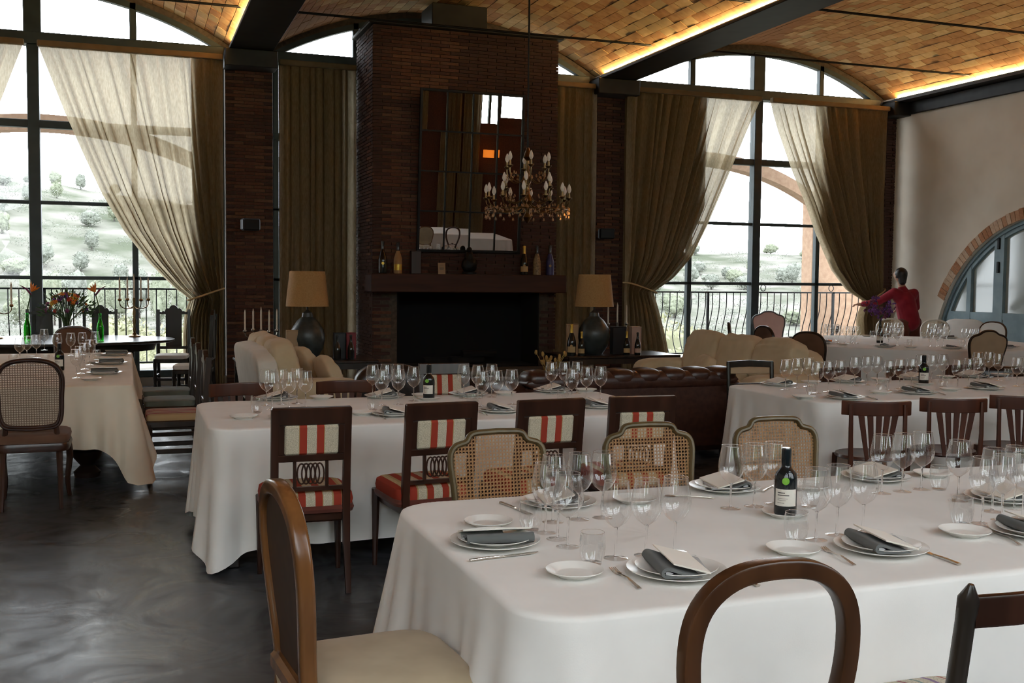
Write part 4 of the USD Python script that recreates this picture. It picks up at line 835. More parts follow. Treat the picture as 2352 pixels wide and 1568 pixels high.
# round table
dk = cane_chair(OVALB, .54, 'black_wood', seat='brown_cloth', webbing=False, panel='brown_cloth', rake=7)
def spot(x, Y): return float(at(x, 760, Y=Y)[0]), Y
def face(p, c=(9.85, 11.6)): return math.degrees(math.atan2(c[1] - p[1], c[0] - p[0])) - 90
for i, (x, Y) in enumerate(((1716, 12.75), (1792, 11.55), (1878, 10.25))):
    p = spot(x, Y); chair('darkoval', dk, 'oval_back_chair', ('farthest', 'middle', 'nearest')[i] + ' dark brown upholstered chair on the left of the round table', *p, face(p))
p = spot(1773, 13.7); chair('pink', cane_chair(SERP, .54, 'dark_oak', seat='pink_cloth', webbing=False, panel='pink_cloth', rake=8), 'upholstered_chair', 'pink upholstered chair with dark carved frame before the right window', *p, 158, sc=1.06)
wh = cane_chair(OVALB, .54, 'white_wood', 'pale_cane', seat='white_cushion', rake=7, sp=.02)
for i, (x, Y) in enumerate(((2050, 13.55), (2146, 13.0))): p = spot(x, Y); chair('white', wh, 'white_chair', ('left', 'right')[i] + ' white framed cane chair on the far side of the round table', *p, 150 - 14 * i)
p = spot(2237, 9.45); chair('tan', cane_chair(SERP, .54, 'dark_oak', seat='tan_cloth', webbing=False, panel='tan_cloth', rake=8), 'upholstered_chair', 'tan upholstered chair with thick brown frame, near side of the round table', *p, -8)
p = spot(2262, 12.3); chair('oval2', cane_chair(OVALB, .54, 'walnut', seat='tan_cloth', webbing=False, panel='white_cushion', rake=7), 'oval_back_chair', 'oval-backed brown chair with white padding right of the round table', *p, face(p))
p = spot(2200, 13.6); wa = thing('armchair', 'white upholstered armchair by the blue door', 'armchair', (*p, 0), 120)
part(wa, 'back', mv(superq((.33, .10, .30), .5, .4, 28, 12), (0, -.3, .68), rx=8), 'white_cushion'); part(wa, 'seat', mv(superq((.34, .33, .14), .4, .3, 28, 10), (0, 0, .36)), 'white_cushion')
for s in (-1, 1):
    part(wa, 'arm', mv(superq((.08, .32, .2), .4, .4, 20, 10), (s * .34, 0, .42)), 'white_cushion')
    for y in (-.26, .26): part(wa, 'leg', rod((s * .28, y, 0), (s * .28, y, .24), .02), 'dark_oak')
da = thing('armchair', 'black leather armchair in the shade before the blue door', 'armchair', (*spot(2342, 8.3), 0), 60, sc=1.08)
part(da, 'back', mv(superq((.42, .14, .38), .5, .4, 28, 12), (0, -.34, .66), rx=8), 'black_leather'); part(da, 'seat', mv(superq((.42, .4, .18), .4, .3, 28, 10), (0, 0, .30)), 'black_leather')
for s in (-1, 1):
    part(da, 'arm', mv(superq((.11, .4, .26), .4, .4, 20, 10), (s * .42, 0, .38)), 'black_leather')
    for y in (-.3, .3): part(da, 'leg', rod((s * .34, y, 0), (s * .34, y, .15), .025), 'dark_oak')
# sofas
def rumple(mesh, seed, a=.05):
    v, f = mesh; n = v / (np.abs(v).max(0) + 1e-9); n /= np.linalg.norm(n, axis=1, keepdims=True) + 1e-9; q = v * [5, 5, 9] + seed * 3.7 + 11
    return v + n * (a * (np.abs(meshkit.fbm(q, 3, 5) - .5) * -1.6 + .15) + a * .8 * (meshkit.fbm(v * 2.2 + seed + 5, 2, 8) - .5))[:, None], f
def cream_sofa(t, L=2.2, m='sofa_cloth', outer='pale_sofa_cloth'):
    part(t, 'base', box2((-L / 2 + .05, -.42, .08), (L / 2 - .05, .42, .30), .04), m)
    part(t, 'back_frame', mv(superq((L / 2, .11, .32), .35, .2, 40, 12), (0, -.42, .56), rx=8), outer)
    for k in (-1, 0, 1):
        part(t, 'back_cushion', mv(rumple(superq((L / 6.1, .13, .28), .62, .36, 56, 32), k + L), (k * L / 3.1, -.25, .70), rx=14), m, smooth=60); part(t, 'seat_cushion', mv(superq((L / 6.2, .34, .10), .5, .3, 28, 10), (k * L / 3.1, .10, .38)), m)
    for s in (-1, 1):
        part(t, 'arm', mv(superq((.13, .45, .23), .45, .3, 28, 12), (s * (L / 2 + .02), 0, .40)), m)
        for y in (-.34, .34): part(t, 'foot', rod((s * (L / 2 - .1), y, 0), (s * (L / 2 - .1), y, .1), .03), 'dark_oak')
s1 = thing('sofa', 'cream cloth sofa seen from its side left of the fireplace', 'sofa', (1.62, 10.85, 0), -90); cream_sofa(s1)
s2 = thing('sofa', 'beige cloth sofa facing left beside the round table', 'sofa', (6.12, 10.15, 0), 90); cream_sofa(s2, 2.3, outer='sofa_cloth')
for l, p, rz, m in (('beige cushion leaning on the back of the left cream sofa', (1.75, 11.35, .64), -70, 'sofa_cloth'), ('pale cushion lying on the seat of the left cream sofa', (1.92, 10.85, .58), -80, 'sofa_cloth'), ('soft beige cushion on the right beige sofa', (5.66, 9.75, .60), 80, 'sofa_cloth')):
    c = thing('cushion', l, 'cushion', p, rz); part(c, 'cover', mv(rumple(superq((.24, .085, .21), 1.0, .5, 44, 24), 3, .035), rx=25), m)
ot_ = thing('ottoman', 'beige cloth ottoman left of the right beige sofa', 'ottoman', (5.2, 10.1, 0)); part(ot_, 'pad', mv(superq((.33, .3, .12), .5, .35, 28, 10), (0, 0, .48)), 'sofa_cloth'); part(ot_, 'base', box2((-.28, -.25, .04), (.28, .25, .4), .03), 'sofa_cloth')
cf = thing('sofa', 'dark brown buttoned leather sofa seen from behind, centre right', 'sofa', (4.02, 8.45, 0))
part(cf, 'back', box2((-.98, -.45, .08), (.98, -.25, .70), .05), 'brown_leather'); part(cf, 'seat', mv(superq((.95, .36, .13), .4, .25, 36, 10), (0, .08, .36)), 'brown_leather')
part(cf, 'back_roll', mv(superq((1.0, .13, .09), .8, .15, 40, 12), (0, -.34, .70)), 'brown_leather')
for k in range(8): part(cf, 'tufted_roll', mv(superq((.128, .145, .075), .75, .6, 24, 12), (-.86 + .246 * k, -.33, .735)), 'brown_leather')
for s in (-1, 1):
    part(cf, 'arm', mv(superq((.13, .45, .33), .5, .35, 28, 12), (s * .98, 0, .38)), 'brown_leather')
    for y in (-.35, .35): part(cf, 'foot', rod((s * .9, y, 0), (s * .9, y, .1), .03), 'dark_oak')
lo = thing('ottoman', 'shiny black tufted leather ottoman behind the brown leather sofa', 'ottoman', (5.2, 9.25, 0))
part(lo, 'base', box2((-.28, -.26, 0), (.28, .26, .56), .03), 'black_leather')
for i in range(3):
    for j in range(2): part(lo, 'tuft', mv(superq((.13, .14, .085), .9, .8, 20, 10), (-.2 + .2 * i, -.12 + .24 * j, .60)), 'black_leather')
lt = thing('armchair', 'small black leather tub chair behind the middle table', 'armchair', (1.98, 8.6, 0), 0)
part(lt, 'back', mv(superq((.3, .12, .3), .6, .6, 28, 12), (0, -.2, .56)), 'black_leather'); part(lt, 'seat', mv(superq((.28, .26, .13), .5, .4, 28, 10), (0, .02, .33)), 'black_leather')
for x in (-.2, .2):
    for y in (-.16, .18): part(lt, 'leg', rod((x, y, 0), (x, y, .24), .02), 'dark_oak')
# ================================================================ tableware
BOWL = [(.0045, .088), (.012, .093), (.026, .106), (.037, .125), (.0415, .145), (.0405, .165), (.0365, .19), (.0320, .218), (.0316, .222)]
def goblet(k=1.0, bw=1.0):
    def build(t):
        b = [(r * bw * k * (1.1 if z > .1 else 1), z * k) for r, z in BOWL]
        part(t, 'bowl', lathe(b, 36), 'bowl_glass', smooth=True)
        part(t, 'rim', tube([(b[-1][0] * math.cos(a), b[-1][0] * math.sin(a), b[-1][1]) for a in np.arange(36) * 2 * PI / 36], .0007, 5, True), 'solid_glass', smooth=True)
        part(t, 'stem', lathe([(0, .006 * k), (.0060, .0065 * k), (.0042, .016 * k), (.0034, .05 * k), (.0038, .08 * k), (.0052, .090 * k), (0, .0885 * k)], 18), 'solid_glass', smooth=True)
        part(t, 'foot', lathe([(.0352, .0012), (.030, .003), (.018, .0045), (.0055, .0075 * k)], 32), 'bowl_glass', smooth=True)
    return build
def tumbler(t):
    part(t, 'wall', lathe([(.026, .004), (.034, .025), (.0375, .05), (.036, .075), (.0335, .092)], 32), 'bowl_glass', smooth=True); part(t, 'base', lathe([(0, 0), (.024, 0), (.027, .003), (.026, .007), (0, .006)], 28), 'bowl_glass', smooth=True)
    part(t, 'rim', tube([(.0335 * math.cos(a), .0335 * math.sin(a), .092) for a in np.arange(32) * 2 * PI / 32], .0007, 5, True), 'solid_glass', smooth=True)
GL, TU = goblet(), tumbler
def plate_mesh(R): return lathe([(0, 0), (R * .58, 0), (R * .62, .004), (R * .97, .0165), (R, .0185), (R, .0205), (R * .97, .0195), (R * .68, .0085), (R * .6, .006), (0, .006)], 48)
def big_plate(t): part(t, 'rim', plate_mesh(.135), 'white_china'); part(t, 'upper_plate', mv(plate_mesh(.112), (0, 0, .0075)), 'white_china')
def small_plate(t): part(t, 'dish', plate_mesh(.078), 'white_china'); part(t, 'foot', lathe([(0, -.0), (.04, 0), (.042, .001), (0, .001)], 28), 'white_china')
def napkin(t):
    prof = spline([(-.030, .004), (-.036, .014), (-.028, .026), (-.012, .026), (.02, .016), (.06, .007), (.075, .003), (.03, .0015), (-.01, .001)], 30, True)
    inn = Polygon(prof).difference(Polygon([(-.027, .009), (-.028, .015), (-.022, .020), (-.012, .019), (.02, .010), (.0, .007)]))
    part(t, 'rolled_fold', mv(extr(inn, .20, 'xz', -.10), s=np.array([1, 1, 1.1])), 'grey_napkin', smooth=50)
    part(t, 'inner_fold', mv(extr(Polygon([(-.022, .011), (-.024, .015), (-.019, .018), (-.012, .017), (-.002, .012), (-.008, .010)]), .19, 'xz', -.095), s=np.array([1, 1, 1.1])), 'light_grey_napkin')
    part(t, 'flap', mv(box((.06, .045, .007), (.10, .13, .006), .002), rz=-6), 'light_grey_napkin')
def card(t):
    part(t, 'cover', box((0, 0, .0012), (.105, .205, .0022)), 'card_paper'); part(t, 'inner_leaf', box((.002, .001, -.0012), (.104, .204, .0018)), 'card_paper')
def fork(t):
    h = sweep([(0, -.10, .003), (0, -.06, .006), (0, -.02, .009), (0, .03, .004), (0, .045, .003)], rrect(.004, .0012, .0008, 2), up=(0, 0, 1), scale=[[1.5, 1], [1.1, 1], [.7, 1], [.8, 1], [1.9, 1]])
    part(t, 'handle', h, 'silver')
    for k in range(4): part(t, 'tine', sweep([((k - 1.5) * .0048, .043, .003), ((k - 1.5) * .0056, .065, .002), ((k - 1.5) * .0054, .095, .006)], rrect(.0014, .0009, .0005, 2), up=(0, 0, 1), scale=[[1.2, 1], [1, 1], [.6, .8]]), 'silver')
def knife(t):
    part(t, 'handle', sweep([(0, -.11, .004), (0, -.06, .005), (0, -.005, .004)], rrect(.0052, .0032, .002, 2), up=(0, 0, 1), scale=[[1.25, 1], [1, 1], [.8, .9]]), 'silver')
    part(t, 'blade', sweep([(0, -.008, .004), (0.001, .03, .004), (.001, .08, .004), (-.002, .108, .004)], rrect(.0085, .0007, .0004, 2), up=(0, 0, 1), scale=[[.7, 1], [1, 1], [1, 1], [.25, .8]]), 'silver')
def spoon(t):
    part(t, 'handle', sweep([(0, -.09, .003), (0, -.04, .006), (0, .03, .006), (0, .05, .004)], rrect(.0035, .0012, .0008, 2), up=(0, 0, 1), scale=[[1.5, 1], [1, 1], [.7, 1], [.9, 1]]), 'silver'); part(t, 'spoon_bowl', mv(superq((.0135, .021, .003), .8, 1, 20, 6), (0, .068, .0045)), 'silver')
def wine(P, label, key='g', build=None): return copy(key, build or GL, 'wine_glass', label, 'glass', P)
def on(x, y): return at(x, y, Z=TT + .0005)
ORD3 = ('left', 'middle', 'right')
def trio(pts, where, words=ORD3, key='g', build=None):
    for (x, y), w in zip(pts, words): wine(on(x, y), f'{w} wine glass {where}', key, build)
def setting(x, y, rot, where, cardrot=None, small=None, fork_at=None, knife_at=None, gl=''):
    """Plate with napkin and card; rot turns the napkin."""
    p = on(x, y); copy('plate', big_plate, 'dinner_plate', f'stacked white plates {where}', 'plate', p, rot)
    c, s = math.cos(math.radians(rot)), math.sin(math.radians(rot)); Rv = lambda a, b: (p[0] + c * a - s * b, p[1] + s * a + c * b)
    copy('napkin', napkin, 'napkin', f'rolled dark napkin {where}', 'napkin', (*Rv(-.035, -.005), TT + .0170), rot)
    copy('card', card, 'menu_card', f'cream menu card {where}', 'card', (*Rv(.012, 0), TT + .0425), (cardrot if cardrot is not None else rot), ry=15)
    if small: copy('small', small_plate, 'side_plate', f'small white side plate {where}', 'plate', on(*small), 0)
    for key, b, nm, w in (('fork', fork, 'fork', fork_at), ('knife', knife, 'knife', knife_at)):
        if w:
            a, e = on(*w[0]), on(*w[1]); d = e - a; ang = math.degrees(math.atan2(d[1], d[0])) - 90
            copy(key, b, nm, f'steel table {nm} {where}', nm, (*((a + e) / 2)[:2], TT + .001), ang)
def put_tumblers(pts, where, words=('first', 'second', 'third', 'fourth', 'fifth')):
    for (x, y), w in zip(pts, words): copy('tumbler', TU, 'water_tumbler', (f'{w} water tumbler {where}' if len(pts) > 1 else f'water tumbler {where}'), 'glass', on(x, y))
# near table
NT = 'on the near table'
trio([(1270, 1199), (1330, 1193), (1384, 1189)], f'of the back row at the left end {NT}')
trio([(1253, 1224), (1281, 1238), (1304, 1256)], f'of the slanting row at the left end {NT}')
trio([(1414, 1282), (1484, 1276), (1550, 1268)], f'of the front row behind the rolled napkin plate, left half of the near table'.replace(' behind the rolled napkin plate,', ' in the'))
trio([(1678, 1168), (1732, 1163), (1778, 1158)], f'of the trio just left of the bottle {NT}')
trio([(1874, 1240), (1922, 1229), (1982, 1222)], f'of the trio just right of the bottle {NT}')
trio([(2025, 1133), (2072, 1129), (2116, 1124)], f'of the tall trio far behind the bottle {NT}')
trio([(2200, 1150), (2279, 1175), (2330, 1168)], f'of the back row at the right edge {NT}')
trio([(2256, 1203), (2301, 1195), (2349, 1190)], f'of the front row at the right edge {NT}')
put_tumblers([(1218, 1219)], f'beside the slanting glasses {NT}'); put_tumblers([(1360, 1296)], f'in front of the left trio {NT}'); put_tumblers([(1828, 1244)], f'in front of the green sealed bottle {NT}')
put_tumblers([(2157, 1124)], f'at the far edge right of the tall trio {NT}'); put_tumblers([(2208, 1206)], f'by the right plates {NT}'); put_tumblers([(1858, 1165)], f'behind the bottle {NT}')
setting(1137, 1250, 82, f'at the left end {NT}', small=(1122, 1207), knife_at=((1077, 1290), (1240, 1270)))
setting(1553, 1318, -12, f'front left {NT}', small=(1320, 1322), fork_at=((1476, 1359), (1398, 1302)), knife_at=((1700, 1330), (1668, 1316)))
setting(2023, 1264, -12, f'right of the bottle, front row {NT}', small=(1822, 1270), fork_at=((1974, 1306), (1877, 1253)), knife_at=((2166, 1285), (2120, 1268)))
setting(2375, 1228, -12, f'at the right edge, front row {NT}', small=(2216, 1229), fork_at=((2352, 1258), (2270, 1214)))
setting(1281, 1160, 170, f'far side, left {NT}', small=(1457, 1154), knife_at=((1160, 1160), (1212, 1180)))
setting(1664, 1125, 170, f'far side, left of the bottle {NT}', small=(1856, 1124), knife_at=((1746, 1134), (1800, 1106)))
copy('spoon', spoon, 'spoon', f'steel spoon left of the far side plate, middle of the near table', 'spoon', (*on(1582, 1143)[:2], TT + .001), 60)
setting(2011, 1101, 170, f'far side, behind the bottle {NT}', small=(2143, 1094))
setting(2305, 1150, 170, f'far side, right edge {NT}')
def oil_bottle(t):
    part(t, 'body', lathe([(0, 0), (.034, 0), (.0375, .006), (.0375, .12), (.034, .142), (.018, .16), (.0155, .17), (.0155, .185)], 36), 'wine_bottle', smooth=50)
    part(t, 'capsule', lathe([(.0160, .172), (.0163, .222), (.014, .226), (0, .226)], 28), 'wine_bottle'); part(t, 'cap_top', lathe([(0, .2265), (.0135, .2265), (.0130, .228), (0, .2285)], 24), 'silver')
    def wrap(z0, z1, a0, a1, r=.0379): A = np.linspace(a0, a1, 20); return grid(np.array([[(r * math.sin(a), -r * math.cos(a), z) for a in A] for z in (z0, z1)]))
    lb = part(t, 'label', wrap(.035, .092, -1.25, .85), 'label_paper', smooth=True)
    part(t, 'seal', mv(lathe([(0, .0004), (.0125, .0004), (.0125, -.0006), (0, -.0006)], 24), (-.011, -.0366, .122), rx=90, rz=-17) if False else mv(mv(lathe([(0, 0), (.0125, 0), (.0125, .0012), (0, .0012)], 24), rx=90), (-.0085, -.0371, .120), rz=0), 'green_seal')
    for z, w, hh in ((.078, .026, .0035), (.070, .040, .0035), (.060, .036, .0012), (.054, .030, .0012), (.045, .024, .0015)): part(lb, 'print_line', grid(np.array([[(.0381 * math.sin(a), -.0381 * math.cos(a), q) for a in np.linspace(-.95, -.95 + w / .038, 10)] for q in (z, z + hh)])), 'dark_ink', smooth=True)
def oil(x, y, where):
    p = on(x, y); copy('small', small_plate, 'side_plate', f'small white plate under the dark bottle {where}', 'plate', p)
    copy('oil', oil_bottle, 'oil_bottle', f'dark bottle with a round green seal and white label {where}', 'bottle', (p[0], p[1], TT + .0075), -22)
oil(1803, 1186, NT)
# middle table
MT = 'on the middle table'
for k, (fr_pts, bk_pts) in enumerate([([(625, 939), (664, 937), (702, 935)], [(612, 931), (646, 929), (682, 927)]), ([(877, 931), (915, 929), (950, 921)], [(856, 915), (887, 913), (914, 912)]),
                                     ([(1107, 934), (1140, 932), (1175, 929)], [(1065, 914), (1097, 915), (1129, 912)]), ([(1313, 926), (1347, 919), (1379, 918)], [(1266, 905), (1296, 904), (1325, 903)])]):
    o = ('at its left end', 'left of its bottle', 'right of its bottle', 'at its right end')[k]
    trio(fr_pts, f'of the front trio {o}, middle table'); trio(bk_pts, f'of the back trio {o}, middle table')
for k, (x, y) in enumerate([(591, 948), (857, 942), (1085, 938), (1292, 930)]): copy('tumbler', TU, 'water_tumbler', f'{("first", "second", "third", "fourth")[k]} water tumbler from the left {MT}', 'glass', on(x, y))
for k, (x, y) in enumerate([(672, 962), (908, 954), (1150, 946), (1372, 936)]): setting(x, y, -10, f'{("first", "second", "third", "fourth")[k]} from the left, near side of the middle table', small=[(560, 961), (832, 952), (1052, 944), (1268, 938)][k], fork_at=[None, ((888, 966), (868, 952)), ((1122, 956), (1096, 944)), ((1342, 946), (1318, 934))][k])
for k, (x, y) in enumerate([(636, 918), (884, 913), (1076, 908), (1268, 900)]): setting(x, y, 172, f'{("first", "second", "third", "fourth")[k]} from the left, far side of the middle table', small=[(738, 916), (972, 911), (1160, 906), (1346, 899)][k])
oil(985, 918, MT)
# right table
for k, (fr_pts, bk_pts) in enumerate([([(1876, 903), (1902, 900), (1929, 897)], [(1804, 895), (1830, 891), (1856, 888)]), ([(2041, 897), (2066, 893), (2093, 891)], [(1963, 886), (1990, 884), (2014, 883)]),
                                     ([(2199, 894), (2224, 890), (2248, 887)], [(2113, 879), (2140, 879), (2165, 877)]), ([(2335, 887), (2352, 884), (2372, 882)], [(2244, 870), (2271, 869), (2292, 874)])]):
    o = ('at its left end', 'left of its bottle', 'right of its bottle', 'at its right edge')[k]
    trio(fr_pts, f'of the front trio {o}, right table'); trio(bk_pts, f'of the back trio {o}, right table')
for k, (x, y) in enumerate([(1862, 912), (2024, 901), (2166, 889), (2316, 872)]): copy('tumbler', TU, 'water_tumbler', f'{("first", "second", "third", "fourth")[k]} water tumbler from the left on the right table', 'glass', on(x, y))
for k, (x, y) in enumerate([(1940, 916), (2107, 904), (2264, 894)]): setting(x, y, -10, f'{("first", "second", "third")[k]} from the left, near side of the right table', small=[(1846, 915), (2022, 904), (2182, 897)][k], knife_at=[((2010, 917), (1990, 911)), ((2172, 908), (2150, 900)), None][k])
for k, (x, y) in enumerate([(1788, 885), (1946, 878), (2098, 871), (2232, 866)]): setting(x, y, 172, f'{("first", "second", "third", "fourth")[k]} from the left, far side of the right table', small=[(1862, 880), (2022, 874), (2172, 868), (2296, 863)][k])
oil(2121, 884, 'on the right table')
# left table
for k, (x, y) in enumerate([(102, 804), (132, 818), (163, 816), (190, 815), (219, 812), (176, 868), (184, 858), (194, 848), (46, 832), (62, 826), (84, 822), (206, 838)]):
    wine(on(x, y), f'{("first tall", "second tall", "third tall", "fourth tall", "fifth tall", "nearest", "second nearest", "third nearest", "first low", "second low", "third low", "middle right")[k]} wine glass on the left table')
for k, (x, y) in enumerate([(30, 838), (72, 840), (104, 838), (222, 826)]): copy('tumbler', TU, 'water_tumbler', f'{("first", "second", "third", "fourth")[k]} water tumbler from the left on the left table', 'glass', on(x, y))
for k, (x, y) in enumerate([(268, 816), (256, 836), (240, 859)]): setting(x, y, 84, f'{("farthest", "middle", "nearest")[k]} on the right side of the left table', small=[(232, 816), (222, 834), (208, 873)][k])
copy('oil', oil_bottle, 'oil_bottle', 'dark bottle on the left table behind the cane chair', 'bottle', on(137, 850))
# round table
for k, ang in enumerate((150, 185, 220, 252, 285, 60, 25)):
    a = math.radians(ang); d = np.array([math.cos(a), math.sin(a)]); n_ = np.array([-d[1], d[0]]); w = ('first', 'second', 'third', 'fourth', 'fifth', 'sixth', 'seventh')[k] + ' place from the left, clockwise,'.replace(', clockwise,', '') ; c0 = np.array([9.85, 11.6])
    w = ('by the farthest dark chair', 'by the middle dark chair', 'by the nearest dark chair', 'before the tan chair', 'at the near right', 'before the left white chair', 'before the right white chair')[k]
    p = c0 + d * 1.42; copy('plate', big_plate, 'dinner_plate', f'stacked white plates {w} on the round table', 'plate', (*p, TT), ang); copy('napkin', napkin, 'napkin', f'rolled dark napkin {w} on the round table', 'napkin', (*p, TT + .017), ang + 90)
    p = c0 + d * 1.36 + n_ * .30; copy('small', small_plate, 'side_plate', f'side plate {w} on the round table', 'plate', (*p, TT), 0)
    for j in range(3): p = c0 + d * (1.05 - .03 * j) + n_ * (-.12 + .10 * j); wine((*p, TT), f'{ORD3[j]} wine glass {w} on the round table')
    for j in range(2): p = c0 + d * .90 + n_ * (-.05 + .10 * j); wine((*p, TT), f'{("inner left", "inner right")[j]} wine glass {w} on the round table')
    p = c0 + d * 1.15 + n_ * .25; copy('tumbler', TU, 'water_tumbler', f'water tumbler {w} on the round table', 'glass', (*p, TT))
# ================================================================ lamps, candelabra, bottles, flowers, person
def lamp(label, x, y):
    t = thing('table_lamp', label, 'lamp', (x, y, CZ))
    part(t, 'base', lathe([(0, 0), (.12, 0), (.13, .02), (.19, .12), (.215, .24), (.20, .35), (.13, .46), (.07, .51), (.06, .56), (.03, .58), (.012, .60), (.012, .68), (0, .68)], 36), 'dark_ceramic')
    part(t, 'shade', lathe([(.262, .64), (.215, 1.07), (.212, 1.07), (.258, .64)], 40), 'lamp_shade'); part(t, 'harp', cat([rod((-.213, 0, 1.05), (.213, 0, 1.05), .004, 5), rod((0, 0, .66), (0, 0, 1.05), .006, 6)]), 'brass')
lamp('table lamp with a dark round base left of the fireplace', at(706, 700, Y=13.1)[0], 13.1); lamp('table lamp with a dark round base right of the fireplace', at(1365, 700, Y=13.0)[0], 13.0)
def candelabra(label, loc, arms, h, m='old_silver', R=.16, rz=0, ch_=.25):
    t = thing('candelabra', label, 'candelabra', loc, rz)
    part(t, 'stand', lathe([(0, 0), (.075, 0), (.07, .015), (.03, .03), (.014, .06), (.022, .1), (.012, .13), (.024, h * .42), (.012, h * .5), (.02, h * .62), (.011, h * .72), (.016, h * .9), (.018, h), (0, h)], 18), m)
    for k in range(arms):
        a = 2 * PI * k / arms; c, s = math.cos(a), math.sin(a)
        part(t, 'arm', tube([(q * c, q * s, z) for q, z in spline([(.01, h * .78), (R * .5, h * .72), (R * .95, h * .80), (R, h * .92)], 12)], .006, 6), m); part(t, 'cup', mv(lathe([(0, 0), (.012, 0), (.026, .016), (.022, .034), (.012, .03), (0, .03)], 14), (R * c, R * s, h * .91)), m)
        part(t, 'candle', mv(lathe([(0, 0), (.0115, 0), (.0105, ch_ * .85), (.002, ch_), (0, ch_)], 10), (R * c, R * s, h * .91 + .03)), 'candle_wax')
    part(t, 'candle', mv(lathe([(0, 0), (.0115, 0), (.0105, ch_ * .9), (.002, ch_ * 1.1), (0, ch_ * 1.1)], 10), (0, 0, h)), 'candle_wax')
p = at(600, 790, Y=13.05); candelabra('silver candelabra with white candles behind the left cream sofa', (p[0], 13.05, CZ), 4, .36, R=.21, rz=20)
p = at(1417, 790, Y=13.1); candelabra('silver candelabra with white candles right of the right lamp', (p[0], 13.1, CZ), 2, .42, R=.15, rz=8)
OZ = .776
p = on(302, 770); candelabra('tall bronze candelabra on the right end of the dark oval table', (.06, 14.35, OZ), 4, .50, 'brass', R=.19, rz=25, ch_=.28)
candelabra('bronze candelabra at the left end of the dark oval table', (-1.52, 14.2, OZ), 4, .42, 'brass', R=.17, rz=10, ch_=.28)
def champagne(k=1.0, foil='gold_foil', label='tan_label', body='wine_bottle', patt=None):
    def build(t):
        S_ = lambda L: [(r * k, z * k) for r, z in L]
        part(t, 'body', lathe(S_([(0, 0), (.040, 0), (.044, .008), (.0445, .12), (.042, .15), (.028, .20), (.017, .235), (.0145, .26), (.0145, .29)]), 28), body, smooth=50)
        part(t, 'foil', lathe(S_([(.0185, .232), (.0152, .26), (.0152, .295), (.018, .30), (.018, .312), (.013, .32), (0, .321)]), 20), foil)
        if label: part(t, 'label', grid(np.array([[(.0450 * k * math.sin(a), -.0450 * k * math.cos(a), z * k) for a in np.linspace(-1.1, 1.1, 14)] for z in (.035, .095)])), label, smooth=True)
        if patt: part(t, 'crest', mv(mv(lathe([(0, 0), (.014 * k, 0), (.014 * k, .002), (0, .002)], 16), rx=90), (0, -.0445 * k, .10 * k)), patt)
    return build
def bottle(key, b, label, x, Y, z, rz=0): X = at(x, 700, Y=Y)[0]; return copy(key, b, 'champagne_bottle', label, 'bottle', (X, Y, z), rz)
cg = champagne(1.0); cgm = champagne(1.3, patt='tan_label')
bottle('cg', cg, 'gold necked champagne bottle, left one behind the cream sofa', 588, 12.72, CZ, -10); bottle('cg', cg, 'gold necked champagne bottle, right one behind the cream sofa', 609, 12.82, CZ, -10)
bottle('cgm', cgm, 'large gold necked champagne bottle right of the firebox', 1314, 12.78, CZ, -25); bottle('cg', cg, 'smaller gold necked champagne bottle beside the right lamp', 1337, 12.74, CZ, -25)
bottle('cg', cg, 'gold necked champagne bottle in front of the black box', 1441, 12.72, CZ, -25); bottle('cd', champagne(.95, 'wine_bottle', 'pink_box'), 'dark bottle with a pink label in front of the pink box', 1466, 12.72, CZ, -25)
bottle('cb', champagne(.95, 'wine_bottle', None), 'dark bottle in front of the black box beside the lamp base', 775, 12.74, CZ); bottle('cb', champagne(.95, 'wine_bottle', None), 'dark bottle in front of the red box left of the fireplace', 806, 12.74, CZ)
def carton(label, x0, x1, ytop, Y, m, d=.10):
    a, b = at(x0, 800, Y=Y), at(x1, 800, Y=Y); zt = at((x0 + x1) / 2, ytop, Y=Y)[2]
    t = thing('gift_box', label, 'box', ((a[0] + b[0]) / 2, Y + d / 2, CZ)); w = b[0] - a[0]; part(t, 'carton', box((0, 0, (zt - CZ) / 2), (w, d, zt - CZ), .003), m); part(t, 'lid', box((0, 0, zt - CZ + .006), (w + .003, d + .003, .012), .002), m)
carton('tan card box behind the cream sofa beside the lamp', 658, 685, 760, 12.95, 'tan_box', .06); carton('black bottle box left of the fireplace', 768, 794, 766, 12.9, 'black_box'); carton('dark red bottle box left of the fireplace', 796, 818, 766, 12.9, 'red_box')
carton('tan card box behind the gold necked bottles', 1303, 1328, 746, 13.0, 'tan_box', .05); carton('tall black bottle box right of the right lamp', 1408, 1438, 752, 12.88, 'black_box'); carton('pink bottle box at the right end of the side table', 1451, 1473, 752, 12.88, 'pink_box')
# mantel
MZ, MY = 1.62, 14.36
def mb(key, b, label, x, rz=0): X = at(x, 620, Y=MY)[0]; return copy(key, b, 'champagne_bottle', label, 'bottle', (X, MY, MZ), rz)
mb('m1', champagne(1.40, 'wine_bottle', None, 'wine_bottle', 'gold_foil'), 'large dark bottle with a gold emblem, far left on the mantel', 879, -10)
plain('tan_bottle', (.36, .20, .08), .6); mottled('speckled_bottle', (.16, .10, .05), (.36, .25, .12), .5, 40); mottled('blue_bottle', (.03, .03, .10), (.06, .055, .17), .4, 12)
mb('m2', champagne(1.36, 'wine_bottle', 'gold_foil', 'tan_bottle'), 'tan painted bottle with a dark neck on the mantel', 914, -10)
mb('cgm2', champagne(1.32, 'gold_foil', 'tan_label', 'wine_bottle', 'tan_label'), 'large champagne bottle with a gold neck on the mantel', 1204, -18)
mb('m4', champagne(1.34, 'wine_bottle', None, 'speckled_bottle'), 'speckled brown bottle between two others on the mantel', 1233, -18); mb('m5', champagne(1.36, 'wine_bottle', None, 'blue_bottle', 'tan_box'), 'blue painted bottle at the right end of the mantel', 1263, -18)
